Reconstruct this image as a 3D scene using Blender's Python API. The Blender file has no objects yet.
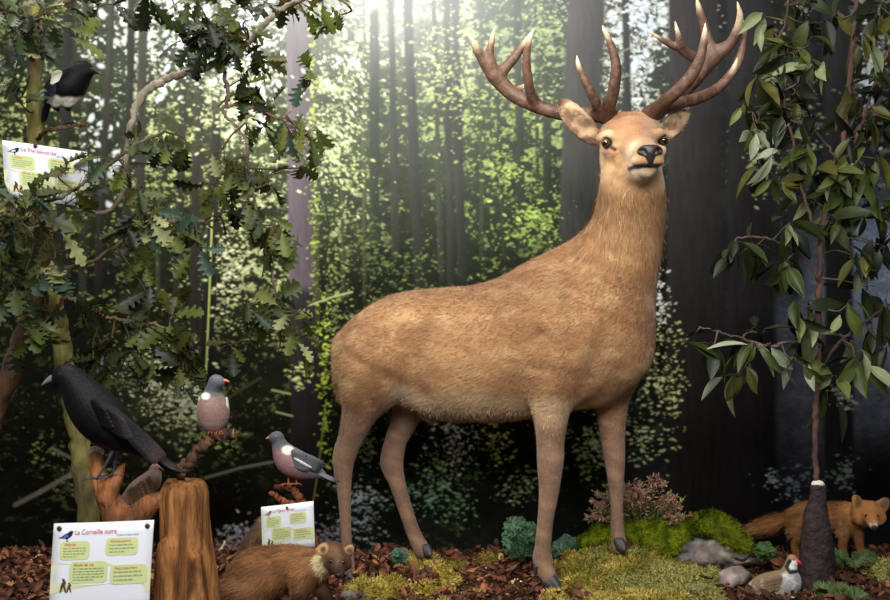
import bpy, math
import numpy as np
from mathutils import Vector, Matrix
rng = np.random.default_rng(7)
COL = bpy.context.scene.collection
F, CX, CY, HC = 1200.0, 445.0, 300.0, 1.18      # focal length in pixels of the 890x600 frame, camera height

def P(px, py, d):                                # the point seen at pixel (px,py) at distance d along the view
    return np.array([(px-CX)/F*d, d, HC-(py-CY)/F*d])
def R(rpx, d): return rpx*d/F
def lin(c):
    c = np.asarray(c, dtype=float)/255.0
    return np.where(c <= 0.04045, c/12.92, ((c+0.055)/1.055)**2.4)
def nrm(v):
    v = np.asarray(v, float); return v/(np.linalg.norm(v, axis=-1, keepdims=True)+1e-12)

# ---------------------------------------------------------------- object plumbing
def tag(o, label=None, cat=None, group=None, kind=None):
    if label: o['label'] = label
    if cat: o['category'] = cat
    if group: o['group'] = group
    if kind: o['kind'] = kind
    return o
def thing(name, label, cat, loc, group=None):
    o = bpy.data.objects.new(name, None); COL.objects.link(o)
    o.location = [float(a) for a in loc]; o.empty_display_size = .05
    return tag(o, label, cat, group)
def mesh_obj(name, V, Fc, mat, parent=None, col=None, smooth=True, label=None, kind=None, mats=None, fmat=None):
    V = np.asarray(V, float)
    if parent is not None:
        p = parent; off = np.zeros(3)
        while p is not None:
            off = off+np.array(p.location); p = p.parent
        V = V-off
    me = bpy.data.meshes.new(name)
    if isinstance(Fc, np.ndarray):
        nf, k = Fc.shape
        me.vertices.add(len(V)); me.vertices.foreach_set('co', V.astype(np.float32).ravel())
        me.loops.add(nf*k); me.loops.foreach_set('vertex_index', Fc.astype(np.int32).ravel())
        me.polygons.add(nf); me.polygons.foreach_set('loop_start', np.arange(0, nf*k, k, dtype=np.int32))
        me.update(calc_edges=True)
    else:
        me.from_pydata([tuple(v) for v in V], [], [tuple(int(i) for i in f) for f in Fc]); me.update()
    if smooth: me.polygons.foreach_set('use_smooth', np.ones(len(me.polygons), dtype=bool))
    if col is not None:
        a = me.color_attributes.new('Col', 'FLOAT_COLOR', 'POINT')
        c = np.ones((len(V), 4), np.float32); c[:, :3] = np.asarray(col)
        a.data.foreach_set('color', c.ravel())
    if mats:
        for m in mats: me.materials.append(m)
        if fmat is not None: me.polygons.foreach_set('material_index', np.asarray(fmat, np.int32))
    elif mat: me.materials.append(mat)
    o = bpy.data.objects.new(name, me); COL.objects.link(o)
    if parent is not None: o.parent = parent
    if label: o['label'] = label
    if kind: o['kind'] = kind
    return o

# ---------------------------------------------------------------- materials
MC = {}
def mat(name, rgb=None, rough=.8, spec=.3, noise=None, bump=None, sheen=0, coat=0, attr=True, stretch=None, trans=0, metal=0):
    """Vertex-colour (attr) or flat rgb base, broken up by noise (scale, amount) and bump (scale, strength, distance)."""
    if name in MC: return MC[name]
    m = bpy.data.materials.new(name); m.use_nodes = True; nt = m.node_tree; N = nt.nodes; L = nt.links
    b = N['Principled BSDF']; b.inputs['Roughness'].default_value = rough; b.inputs['Specular IOR Level'].default_value = spec
    b.inputs['Metallic'].default_value = metal
    if sheen: b.inputs['Sheen Weight'].default_value = sheen; b.inputs['Sheen Roughness'].default_value = .5
    if coat: b.inputs['Coat Weight'].default_value = coat
    if rgb is not None:
        r = N.new('ShaderNodeRGB'); r.outputs[0].default_value = (*lin(rgb), 1); out = r.outputs[0]
    else:
        a = N.new('ShaderNodeAttribute'); a.attribute_name = 'Col'; out = a.outputs['Color']
    tc = N.new('ShaderNodeTexCoord'); vec = tc.outputs['Object']
    if stretch:
        mp = N.new('ShaderNodeMapping'); mp.inputs['Scale'].default_value = stretch; L.new(vec, mp.inputs['Vector']); vec = mp.outputs[0]
    if noise:
        n = N.new('ShaderNodeTexNoise'); n.inputs['Scale'].default_value = noise[0]; n.inputs['Detail'].default_value = 5; L.new(vec, n.inputs['Vector'])
        rp = N.new('ShaderNodeMapRange'); rp.inputs['From Min'].default_value = .3; rp.inputs['From Max'].default_value = .7
        rp.inputs['To Min'].default_value = 1-noise[1]; rp.inputs['To Max'].default_value = 1+noise[1]; L.new(n.outputs['Fac'], rp.inputs['Value'])
        mx = N.new('ShaderNodeMix'); mx.data_type = 'RGBA'; mx.blend_type = 'MULTIPLY'; mx.inputs['Factor'].default_value = 1
        L.new(out, mx.inputs['A']); L.new(rp.outputs[0], mx.inputs['B']); out = mx.outputs['Result']
    L.new(out, b.inputs['Base Color'])
    if bump:
        n = N.new('ShaderNodeTexNoise'); n.inputs['Scale'].default_value = bump[0]; n.inputs['Detail'].default_value = 4; L.new(vec, n.inputs['Vector'])
        bp = N.new('ShaderNodeBump'); bp.inputs['Strength'].default_value = bump[1]; bp.inputs['Distance'].default_value = bump[2]
        L.new(n.outputs['Fac'], bp.inputs['Height']); L.new(bp.outputs[0], b.inputs['Normal'])
    if trans:
        tr = N.new('ShaderNodeBsdfTranslucent'); L.new(out, tr.inputs['Color'])
        ms = N.new('ShaderNodeMixShader'); ms.inputs[0].default_value = trans
        L.new(b.outputs[0], ms.inputs[1]); L.new(tr.outputs[0], ms.inputs[2]); L.new(ms.outputs[0], N['Material Output'].inputs['Surface'])
    MC[name] = m; return m

# ---------------------------------------------------------------- noise
def vnoise3(p, scale, seed=0):
    """smooth value noise at points p (n,3), 0..1"""
    r = np.random.default_rng(seed); T = r.random((32, 32, 32))
    q = np.asarray(p)*scale+100.0; i = np.floor(q).astype(int); f = q-i; f = f*f*(3-2*f)
    o = 0
    for dx in (0, 1):
        for dy in (0, 1):
            for dz in (0, 1):
                w = (f[..., 0] if dx else 1-f[..., 0])*(f[..., 1] if dy else 1-f[..., 1])*(f[..., 2] if dz else 1-f[..., 2])
                o = o+w*T[(i[..., 0]+dx) % 32, (i[..., 1]+dy) % 32, (i[..., 2]+dz) % 32]
    return o
def fbm3(p, scale, seed=0, oct=3):
    o = 0; a = 1; t = 0
    for k in range(oct):
        o = o+a*vnoise3(p, scale*2**k, seed+k); t += a; a *= .5
    return o/t
def sstep(a, b, x):
    t = np.clip((x-a)/(b-a), 0, 1); return t*t*(3-2*t)
def mixc(a, b, t):
    return a+(np.asarray(b)-a)*np.asarray(t)[..., None]

# ---------------------------------------------------------------- splines, tubes
def spline(pts, n=6):
    """Catmull-Rom through rows of any width"""
    p = np.asarray(pts, float)
    if len(p) < 3: 
        t = np.linspace(0, 1, n+1)[:, None]; return p[0]*(1-t)+p[-1]*t
    q = np.vstack([2*p[0]-p[1], p, 2*p[-1]-p[-2]]); out = []
    for i in range(len(p)-1):
        a, b, c, d = q[i:i+4]
        for t in np.arange(n)/n:
            out.append(.5*((2*b)+(-a+c)*t+(2*a-5*b+4*c-d)*t*t+(-a+3*b-3*c+d)*t**3))
    out.append(p[-1]); return np.array(out)
def tube(pts, rad, ns=10, wob=0, seed=0, cap=True):
    """swept tube (V, F list of quads as array + caps as fans, all quads)"""
    pts = np.asarray(pts, float); n = len(pts); rad = np.broadcast_to(np.asarray(rad, float), (n,))
    T = nrm(np.gradient(pts, axis=0)); up = np.array([0, 0, 1.]) if abs(T[0][2]) < .9 else np.array([1., 0, 0])
    A = nrm(np.cross(T[0], up)); V = []
    r = np.random.default_rng(seed)
    ang = np.arange(ns)/ns*2*np.pi
    for i in range(n):
        A = nrm(A-T[i]*np.dot(A, T[i])); B = np.cross(T[i], A)
        rr = rad[i]*(1+wob*(r.random(ns)-.5)) if wob else rad[i]*np.ones(ns)
        V.append(pts[i]+(np.cos(ang)*rr)[:, None]*A+(np.sin(ang)*rr)[:, None]*B)
    V = np.vstack(V); i = np.arange(n-1)[:, None]*ns; j = np.arange(ns)[None]; k = (j+1) % ns
    Q = np.stack([i+j, i+k, i+ns+k, i+ns+j], -1).reshape(-1, 4)
    if cap:
        c0, c1 = len(V), len(V)+1; V = np.vstack([V, pts[0], pts[-1]]); ex = []
        for a in range(0, ns, 2):
            ex.append([c0, (a+2) % ns, (a+1) % ns, a]); b = (n-1)*ns
            ex.append([c1, b+a, b+(a+1) % ns, b+(a+2) % ns])
        Q = np.vstack([Q, ex])
    return V, Q
class Geo:
    def __init__(s): s.V = []; s.F = []; s.C = []; s.n = 0
    def add(s, V, Q, c=None):
        s.V.append(V); s.F.append(np.asarray(Q)+s.n); s.n += len(V)
        if c is not None: s.C.append(np.broadcast_to(np.asarray(c, float), (len(V), 3)))
        return s
    def obj(s, name, m, parent=None, **k):
        return mesh_obj(name, np.vstack(s.V), np.vstack(s.F), m, parent, col=np.vstack(s.C) if s.C else None, **k)

def ball(c, r, nu=16, nv=10, axes=None):
    """ellipsoid of radii r (3) with axes rows"""
    r = np.broadcast_to(np.asarray(r, float), (3,)); A = np.eye(3) if axes is None else np.asarray(axes)
    th = np.linspace(0, np.pi, nv+1); ph = np.arange(nu)/nu*2*np.pi
    X = np.stack([np.sin(th)[:, None]*np.cos(ph), np.sin(th)[:, None]*np.sin(ph), np.broadcast_to(np.cos(th)[:, None], (nv+1, nu))], -1).reshape(-1, 3)
    V = np.asarray(c)+(X*r)@A
    i = np.arange(nv)[:, None]*nu; j = np.arange(nu)[None]; k = (j+1) % nu
    return V, np.stack([i+j, i+nu+j, i+nu+k, i+k], -1).reshape(-1, 4)
def box(c, h, axes=None):
    A = np.eye(3) if axes is None else np.asarray(axes); s = np.array([[x, y, z] for x in (-1, 1) for y in (-1, 1) for z in (-1, 1)], float)
    return np.asarray(c)+(s*np.asarray(h))@A, np.array([[0, 1, 3, 2], [4, 6, 7, 5], [0, 4, 5, 1], [2, 3, 7, 6], [0, 2, 6, 4], [1, 5, 7, 3]])

# ---------------------------------------------------------------- smooth-union bodies (distance field + surface nets)
def snets(Fd, xs, ys, zs):
    S = Fd < 0; nx, ny, nz = Fd.shape
    c = sum(S[a:nx-1+a, b:ny-1+b, d:nz-1+d].astype(np.int8) for a in (0, 1) for b in (0, 1) for d in (0, 1))
    act = (c > 0) & (c < 8); I, J, K = np.nonzero(act); n = len(I)
    idx = -np.ones(act.shape, np.int64); idx[I, J, K] = np.arange(n)
    acc = np.zeros((n, 3)); cnt = np.zeros(n)
    for ax in range(3):
        for u in (0, 1):
            for v in (0, 1):
                o = [0, 0, 0]; oth = [q for q in range(3) if q != ax]; o[oth[0]] = u; o[oth[1]] = v; e = list(o); e[ax] = 1
                a = Fd[I+o[0], J+o[1], K+o[2]]; b = Fd[I+e[0], J+e[1], K+e[2]]; m = (a < 0) != (b < 0)
                t = np.where(m, a/np.where(m, a-b, 1), 0); p = np.array(o, float)+np.zeros((n, 3)); p[:, ax] = t
                acc[m] += p[m]; cnt += m
    fr = acc/cnt[:, None]; V = np.empty((n, 3))
    for q, (ii, g) in enumerate(((I, xs), (J, ys), (K, zs))): V[:, q] = g[ii]+fr[:, q]*(g[ii+1]-g[ii])
    Q = []
    for ax in range(3):
        a = np.moveaxis(S, ax, 0); d = np.moveaxis(idx, ax, 0)
        m = a[:-1] != a[1:]; m[:, 0, :] = False; m[:, -1, :] = False; m[:, :, 0] = False; m[:, :, -1] = False
        i, j, k = np.nonzero(m); q = np.stack([d[i, j-1, k-1], d[i, j, k-1], d[i, j, k], d[i, j-1, k]], -1)
        fl = a[i, j, k] if ax != 1 else ~a[i, j, k]
        q[~fl] = q[~fl][:, ::-1]; Q.append(q)
    return V, np.vstack(Q)
class Blob:
    def __init__(s): s.pr = []
    def ch(s, pts, k=.03, flat=None, sub=False, n=4, rs=1.0):
        """chain of spheres rows (x,y,z,r); flat=(axis,ratio) squeezes the section along axis"""
        p = np.asarray(pts, float)
        if len(p) == 1: p = np.vstack([p, p+[1e-4, 0, 0, 0]]); q = p
        else: q = spline(p, n) if n > 1 else p
        q = q.copy(); q[:, 3] = np.maximum(q[:, 3]*rs, 1e-4); s.pr.append((q, k, flat, sub)); return s
    def field(s, xs, ys, zs):
        Fd = np.full((len(xs), len(ys), len(zs)), .5, np.float32)
        for q, k, flat, sub in s.pr:
            m = q[:, 3].max()*(max(1, flat[1]) if flat else 1)+k+.02
            lo = q[:, :3].min(0)-m; hi = q[:, :3].max(0)+m
            sl = [slice(max(0, np.searchsorted(g, l)-1), np.searchsorted(g, h)+1) for g, l, h in zip((xs, ys, zs), lo, hi)]
            if any(a.stop-a.start < 1 for a in sl): continue
            X = np.stack(np.meshgrid(xs[sl[0]], ys[sl[1]], zs[sl[2]], indexing='ij'), -1).astype(np.float32); W = q[:, :3].copy()
            if flat:
                ax = nrm(flat[0]); g = 1/flat[1]-1; c = W.mean(0)
                X = X+(g*((X-c)@ax))[..., None].astype(np.float32)*ax.astype(np.float32); W = W+(g*((W-c)@ax))[:, None]*ax
            D = None
            for a, b in zip(range(len(q)-1), range(1, len(q))):
                d = (W[b]-W[a]).astype(np.float32); r = X-W[a].astype(np.float32); t = np.clip((r@d)/(d@d+1e-12), 0, 1)
                e = np.sqrt(((r-t[..., None]*d)**2).sum(-1))-(q[a, 3]+(q[b, 3]-q[a, 3])*t)
                D = e if D is None else np.minimum(D, e)
            if flat and flat[1] < 1: D = D*flat[1]**.5
            A = Fd[sl[0], sl[1], sl[2]]
            if sub:
                h = np.maximum(k-np.abs(A+D), 0)/k; Fd[sl[0], sl[1], sl[2]] = np.maximum(A, -D)+h*h*k/4
            else:
                h = np.maximum(k-np.abs(A-D), 0)/k; Fd[sl[0], sl[1], sl[2]] = np.minimum(A, D)-h*h*k/4
        return Fd
    def mesh(s, h, xs=None, ys=None, zs=None, smooth=1):
        lo = np.min([q[:, :3].min(0)-q[:, 3].max()*1.3 for q, k, f, sub in s.pr if not sub], 0)-3*h; hi = np.max([q[:, :3].max(0)+q[:, 3].max()*1.3 for q, k, f, sub in s.pr if not sub], 0)+3*h
        g = [a if a is not None else np.arange(lo[i], hi[i], h) for i, a in enumerate((xs, ys, zs))]
        V, Q = snets(s.field(*g), *g)
        for _ in range(smooth): V = relax(V, Q, .5)
        return V, Q
def relax(V, Q, w):
    S = np.zeros_like(V); c = np.zeros(len(V))
    for a in range(4):
        for b in ((a+1) % 4, (a+3) % 4):
            np.add.at(S, Q[:, a], V[Q[:, b]]); np.add.at(c, Q[:, a], 1)
    return V+(S/np.maximum(c, 1)[:, None]-V)*w
def vnormals(V, Q):
    fn = np.cross(V[Q[:, 2]]-V[Q[:, 0]], V[Q[:, 3]]-V[Q[:, 1]]); N = np.zeros_like(V)
    for a in range(4): np.add.at(N, Q[:, a], fn)
    return nrm(N)
def fur(V, Q, C, flow, length, count, width=.0016, lift=.35, seed=1, jit=.25):
    """thin hairs lying along flow (n,3) on the surface; length per vertex. returns V,F,C"""
    r = np.random.default_rng(seed); N = vnormals(V, Q)
    ar = np.linalg.norm(np.cross(V[Q[:, 2]]-V[Q[:, 0]], V[Q[:, 3]]-V[Q[:, 1]]), axis=1)*(length[Q[:, 0]] > 0); f = r.choice(len(Q), count, p=ar/ar.sum())
    a = r.random((count, 2)); q = Q[f]
    w = np.stack([(1-a[:, 0])*(1-a[:, 1]), a[:, 0]*(1-a[:, 1]), a[:, 0]*a[:, 1], (1-a[:, 0])*a[:, 1]], -1)
    g = lambda A: (A[q]*w[..., None]).sum(1)
    p = g(V); n = nrm(g(N)); c = g(C); d = g(flow); d = nrm(d-n*(d*n).sum(1, keepdims=True)); d = nrm(d+r.normal(0, jit, d.shape)*1.0)
    ln = (length[q]*w).sum(1)*(.6+.8*r.random(count)); sd = nrm(np.cross(n, d))*width
    ln = ln[:, None]; m = p+d*ln*.55+n*ln*lift*.6; e = p+d*ln+n*ln*lift*.7
    VV = np.stack([p-sd-n*.001, p+sd-n*.001, m+sd*.7, m-sd*.7, e+sd*.15, e-sd*.15], 1).reshape(-1, 3); i = np.arange(count)[:, None]*6
    FF = np.stack([i+[0, 1, 2, 3], i+[3, 2, 4, 5]], 1).reshape(-1, 4)
    cc = c*(.68+.64*r.random(count))[:, None]
    return VV, FF, np.repeat(cc, 6, 0)
def leaves(tmpl, pos, dirs, ups, size, cols):
    """copies of template leaf (V along +x, normal +z) merged; returns V,F,C"""
    TV, TF = tmpl[:2]; n = len(pos); d = nrm(dirs); u = nrm(ups-d*(ups*d).sum(1, keepdims=True)); s = np.cross(u, d)
    VV = pos[:, None]+size[:, None, None]*(TV[None, :, 0:1]*d[:, None]+TV[None, :, 1:2]*s[:, None]+TV[None, :, 2:3]*u[:, None])
    FF = (TF[None]+(np.arange(n)*len(TV))[:, None, None]).reshape(-1, TF.shape[1])
    sh = tmpl[2] if len(tmpl) > 2 else np.ones(len(TV))
    return VV.reshape(-1, 3), FF, (cols[:, None]*sh[None, :, None]).reshape(-1, 3)
def leaf_tmpl(half, cup=.12, droop=.15, seg=None, twist=0):
    """half: list of (x, halfwidth) outline; makes a folded two-sided leaf strip"""
    h = np.array(half, float); V = []; 
    for x, w in h:
        z = -droop*x*x; V += [[x, w, z+cup*w+twist*x*w], [x, w*.5, z+cup*w*.35], [x, 0, z], [x, -w*.5, z+cup*w*.35], [x, -w, z+cup*w-twist*x*w]]
    V = np.array(V); i = np.arange(len(h)-1)[:, None]*5; j = np.arange(4)[None]
    Q = np.stack([i+j, i+5+j, i+6+j, i+1+j], -1).reshape(-1, 4)
    sh = np.tile([1, .97, 1.12, .97, 1], len(h))
    return V, Q, sh
# ================================================================ camera, room, lights
cam = bpy.data.cameras.new('camera'); cam.sensor_width = 36; cam.lens = 36*F/890; cam.clip_start = .05
co = bpy.data.objects.new('camera', cam); COL.objects.link(co); co.location = (0, 0, HC); co.rotation_euler = (math.pi/2, 0, 0)
sc = bpy.context.scene; sc.camera = co
cam.dof.use_dof = True; cam.dof.focus_distance = 4.9; cam.dof.aperture_fstop = 5.0
sc.view_settings.view_transform = 'Standard'; sc.view_settings.look = 'None'; sc.view_settings.exposure = 0; sc.view_settings.gamma = 1
sc.view_settings.use_curve_mapping = False
w = bpy.data.worlds.new('room'); sc.world = w; w.use_nodes = True
w.node_tree.nodes['Background'].inputs[0].default_value = (.9, .95, 1, 1); w.node_tree.nodes['Background'].inputs[1].default_value = .22
def spot(name, loc, at, power, size=60, blend=.8, rad=.12, col=(1, .95, .87)):
    l = bpy.data.lights.new(name, 'SPOT'); l.energy = power; l.spot_size = math.radians(size); l.spot_blend = blend; l.shadow_soft_size = rad; l.color = col
    o = bpy.data.objects.new(name, l); COL.objects.link(o); o.location = loc
    o.rotation_euler = (Vector(at)-Vector(loc)).to_track_quat('-Z', 'Y').to_euler(); return o
def area(name, loc, at, power, sx, sy, col=(1, .97, .92)):
    l = bpy.data.lights.new(name, 'AREA'); l.shape = 'RECTANGLE'; l.size = sx; l.size_y = sy; l.energy = power; l.color = col
    o = bpy.data.objects.new(name, l); COL.objects.link(o); o.location = loc
    o.rotation_euler = (Vector(at)-Vector(loc)).to_track_quat('-Z', 'Y').to_euler(); return o
spot('case_spotlight', (-.5, 2.7, 3.0), (.35, 5.1, 1.3), 140, 52)
spot('case_spotlight', (.7, 2.3, 2.9), (.6, 5.0, 1.5), 70, 44)
spot('case_spotlight', (-1.6, 2.2, 2.8), (-1.1, 4.2, .7), 58, 55)
area('unseen_mural_light', (-1.7, 4.3, 3.4), (-1.3, 5.9, 1.5), 42, 1.6, .4, (1, .98, .92))  # extra unseen light, added only to brighten the left of the mural
area('unseen_mural_light', (-.4, 3.9, 3.5), (-.5, 5.9, 1.2), 70, 3.0, .4, (1, .98, .93))
area('gallery_ceiling_light', (0, .5, 3.2), (0, 5, .7), 195, 3, 1.2, (.95, .98, 1))

WY = 5.84
g = Geo(); g.add(*box((0, WY+.12, 1.4), (4.2, .06, 1.9))); g.obj('wall_back', mat('wall_paint', (60, 58, 56), bump=(60, .2, .004)), smooth=False, kind='structure')

# ================================================================ printed forest mural on the back wall
MS = 1.45; MX0, MX1, MY0, MY1 = -300, 1190, -220, 600
def make_mural():
    W, H = int((MX1-MX0)*MS), int((MY1-MY0)*MS); r = np.random.default_rng(3)
    px = MX0+(np.arange(W)+.5)/MS; py = MY0+(np.arange(H)+.5)/MS; X, Y = np.meshgrid(px, py)
    XA, YA = X, Y
    def vnx(sx, sy, seed, X, Y):
        q = np.random.default_rng(seed).random((256, 256)); a = X/sx+50; b = Y/sy+50; i = np.floor(a).astype(int); j = np.floor(b).astype(int); u = a-i; v = b-j
        u = u*u*(3-2*u); v = v*v*(3-2*v); i &= 255; j &= 255; k = (i+1) & 255; l = (j+1) & 255
        return q[j, i]*(1-u)*(1-v)+q[j, k]*u*(1-v)+q[l, i]*(1-u)*v+q[l, k]*u*v
    vn = lambda a, b, s: vnx(a, b, s, XA, YA)
    fb = lambda s, seed: (vn(s, s, seed)+.5*vn(s/2, s/2, seed+1)+.25*vn(s/4, s/4, seed+2))/1.75
    #        x    y    dark            light             cover
    CP = [(-60, 60, (40, 46, 34), (110, 130, 80), .45), (20, 20, (45, 52, 38), (120, 140, 85), .4), (110, 20, (72, 82, 72), (205, 215, 220), .5), (190, 25, (70, 80, 66), (200, 212, 215), .5),
          (255, 30, (90, 100, 80), (235, 242, 240), .75), (340, 40, (95, 108, 80), (190, 205, 165), .5), (400, 10, (190, 195, 185), (255, 255, 250), .8), (440, 40, (120, 128, 112), (195, 208, 170), .5),  # near-white top point carries painted lamp glare
          (500, 40, (80, 92, 76), (150, 172, 115), .45), (545, 50, (70, 84, 72), (150, 170, 120), .4), (640, 20, (90, 98, 98), (225, 232, 240), .7), (640, 90, (75, 84, 80), (205, 212, 215), .5), (745, 30, (42, 42, 48), (150, 155, 130), .15), (850, 20, (45, 45, 52), (190, 195, 190), .25),
          (60, 120, (48, 56, 36), (165, 180, 100), .5), (110, 130, (60, 70, 58), (185, 195, 190), .45), (170, 140, (70, 82, 50), (185, 198, 125), .55), (250, 130, (85, 98, 58), (215, 225, 175), .65), (340, 130, (90, 106, 72), (215, 226, 180), .55), (370, 100, (62, 76, 60), (140, 160, 105), .35),
          (440, 130, (76, 88, 66), (165, 185, 115), .45), (520, 130, (60, 74, 50), (150, 175, 95), .45), (630, 160, (40, 48, 40), (140, 160, 110), .3), (760, 140, (42, 42, 46), (150, 160, 120), .12), (880, 120, (40, 42, 44), (140, 150, 140), .2),
          (60, 215, (48, 56, 32), (165, 180, 90), .5), (130, 215, (46, 54, 34), (160, 176, 88), .45), (210, 220, (60, 68, 42), (200, 210, 140), .5), (250, 240, (70, 78, 48), (225, 232, 180), .6), (340, 200, (70, 84, 58), (200, 212, 160), .4), (400, 190, (52, 62, 42), (120, 140, 75), .3),
          (460, 200, (52, 64, 42), (130, 155, 75), .35), (530, 215, (44, 56, 34), (150, 180, 85), .4), (650, 260, (28, 30, 28), (130, 140, 110), .2), (760, 260, (34, 33, 38), (90, 90, 90), .05),
          (40, 280, (34, 38, 30), (120, 130, 70), .2), (110, 290, (36, 38, 34), (120, 132, 80), .2), (190, 300, (48, 54, 38), (180, 192, 125), .45), (250, 300, (56, 62, 42), (200, 212, 150), .45), (330, 290, (36, 42, 30), (150, 165, 90), .3), (400, 270, (34, 40, 30), (95, 112, 60), .25), (500, 260, (34, 42, 28), (120, 145, 70), .3),
          (60, 370, (30, 34, 24), (90, 100, 50), .2), (165, 385, (60, 66, 48), (205, 212, 165), .6), (230, 370, (26, 28, 22), (90, 100, 50), .2), (330, 400, (24, 26, 20), (110, 130, 60), .2),
          (40, 450, (24, 26, 20), (110, 120, 75), .25), (90, 470, (28, 32, 24), (150, 160, 115), .3), (190, 400, (50, 56, 38), (190, 200, 140), .55), (240, 430, (26, 28, 20), (130, 145, 80), .3), (215, 510, (18, 18, 14), (60, 64, 40), .12),
          (380, 440, (16, 18, 16), (130, 150, 115), .12), (470, 440, (16, 18, 15), (120, 135, 100), .1), (560, 440, (16, 18, 15), (110, 125, 90), .1), (660, 360, (24, 26, 24), (190, 195, 150), .18), (740, 400, (22, 20, 22), (60, 60, 60), .02), (740, 500, (15, 13, 14), (40, 40, 40), .02),
          (835, 380, (84, 86, 108), (110, 115, 130), .12), (868, 290, (190, 210, 260), (170, 185, 220), .3), (880, 480, (16, 15, 18), (50, 50, 55), .04), (1100, 300, (60, 60, 70), (150, 160, 130), .2), (-150, 300, (34, 38, 30), (120, 130, 70), .25), (-150, 520, (20, 22, 18), (90, 100, 60), .2), (1100, 520, (20, 20, 20), (60, 60, 60), .05)]  # bluish glow at the right is painted into these colours
    gx = np.linspace(MX0, MX1, 90); gy = np.linspace(MY0, MY1, 60); GX, GY = np.meshgrid(gx, gy)
    A = np.array([(*lin(d), *lin(l), c) for x, y, d, l, c in CP]); D = np.stack([1/(((GX-p[0])**2+((GY-p[1])*1.1)**2)+500)**1.7 for p in CP], -1); D /= D.sum(-1, keepdims=True); G = D@A
    u = (X-MX0)/(MX1-MX0)*89; v = (Y-MY0)/(MY1-MY0)*59; i = np.minimum(u.astype(int), 88); j = np.minimum(v.astype(int), 58); u = (u-i)[..., None]; v = (v-j)[..., None]
    G = G[j, i]*(1-u)*(1-v)+G[j, i+1]*u*(1-v)+G[j+1, i]*(1-u)*v+G[j+1, i+1]*u*v
    dk, lt, cv = G[..., :3], G[..., 3:6], G[..., 6]
    n1 = fb(30, 11); colm = vn(13, 420, 71)*.55+vn(34, 700, 72)*.45; n2 = .42*vn(9, 5, 21)+.33*vn(4.2, 2.8, 22)+.25*vn(2.0, 1.6, 23)
    up = sstep(420, 200, YA); th = np.clip(n2*.55+n1*.25+(colm*up+.5*(1-up))*.20, 0, 1)
    m = sstep(.63-.22*cv, .72-.22*cv, th)*np.clip(cv*2.4, 0, 1)*.8
    DKM = .50+.95*sstep(300, 450, YA)  # lower dark tones painted brighter to make up for lamp falloff
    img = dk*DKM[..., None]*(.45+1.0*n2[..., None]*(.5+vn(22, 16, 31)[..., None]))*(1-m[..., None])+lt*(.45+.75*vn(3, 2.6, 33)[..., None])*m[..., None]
    def trunk(x0, y0, x1, y1, w0, w1, ct, cb, soft=1.6, bark=.25):
        nonlocal img
        ca, cb_ = [int(np.clip((q-MX0)*MS, 0, W)) for q in (min(x0, x1)-max(w0, w1)-12, max(x0, x1)+max(w0, w1)+12)]; X, Y = XA[:, ca:cb_], YA[:, ca:cb_]
        vn = lambda a, b, s: vnx(a, b, s, X, Y)
        t = np.clip((Y-y0)/(y1-y0), -.2, 1.2); xc = x0+(x1-x0)*t+1.5*(vn(40, 60, int(x0) % 97+5)-.5); hw = (w0+(w1-w0)*t)/2+.8*(vn(6, 14, 77)-.5)
        a = sstep(soft, -soft, np.abs(X-xc)-hw)*sstep(y0-6, y0+6, Y)*sstep(y1+10, y1-10, Y)
        kt, kb = (.82, 1.5) if w0 >= 20 else (.60, .80); ct, cb = [q*kt for q in ct], [q*kb for q in cb]
        c = lin(ct)*(1-np.clip(t, 0, 1))[..., None]+lin(cb)*np.clip(t, 0, 1)[..., None]
        c = c*(1-bark+2*bark*(.6*vn(3, 22, 55)+.4*vn(1.6, 7, 56)))[..., None]
        sh = 1.0-.25*np.clip((X-xc)/np.maximum(hw, 1), -1, 1)
        img[:, ca:cb_] = img[:, ca:cb_]*(1-a[..., None])+c*sh[..., None]*a[..., None]
    for t in [(88, -200, 82, 300, 6, 8, (95, 98, 92), (60, 60, 55)), (163, -200, 158, 300, 3, 4, (110, 112, 95), (80, 82, 62)), (248, -200, 245, 200, 3, 3, (120, 122, 105), (100, 104, 80)), (313, -200, 317, 430, 4, 5, (120, 128, 88), (80, 90, 50)),
              (340, -200, 343, 300, 3, 4, (120, 125, 95), (70, 76, 50)), (364, -200, 364, 300, 4, 4, (160, 165, 130), (70, 76, 50)), (429, -200, 441, 280, 4, 6, (100, 100, 92), (60, 64, 48)), (480, -200, 482, 260, 3, 4, (105, 112, 85), (60, 68, 44)), (447, 10, 482, 150, 3, 3, (95, 98, 88), (70, 76, 60)), (498, 100, 505, 260, 5, 6, (70, 80, 55), (44, 52, 34)),
              (546, 60, 548, 240, 8, 10, (74, 84, 66), (42, 50, 36)), (534, -200, 538, 240, 3, 4, (100, 110, 84), (50, 58, 40)), (203, -200, 196, 380, 9, 10, (90, 90, 84), (62, 60, 52)), (219, -200, 213, 300, 8, 9, (120, 122, 105), (70, 70, 58)), (190, -200, 176, 345, 9, 9, (88, 88, 80), (58, 56, 48)), (760, 0, 775, 300, 7, 8, (70, 72, 62), (60, 60, 56)), (790, -50, 795, 300, 9, 9, (66, 66, 66), (50, 48, 54))]:
        trunk(*t)
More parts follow.
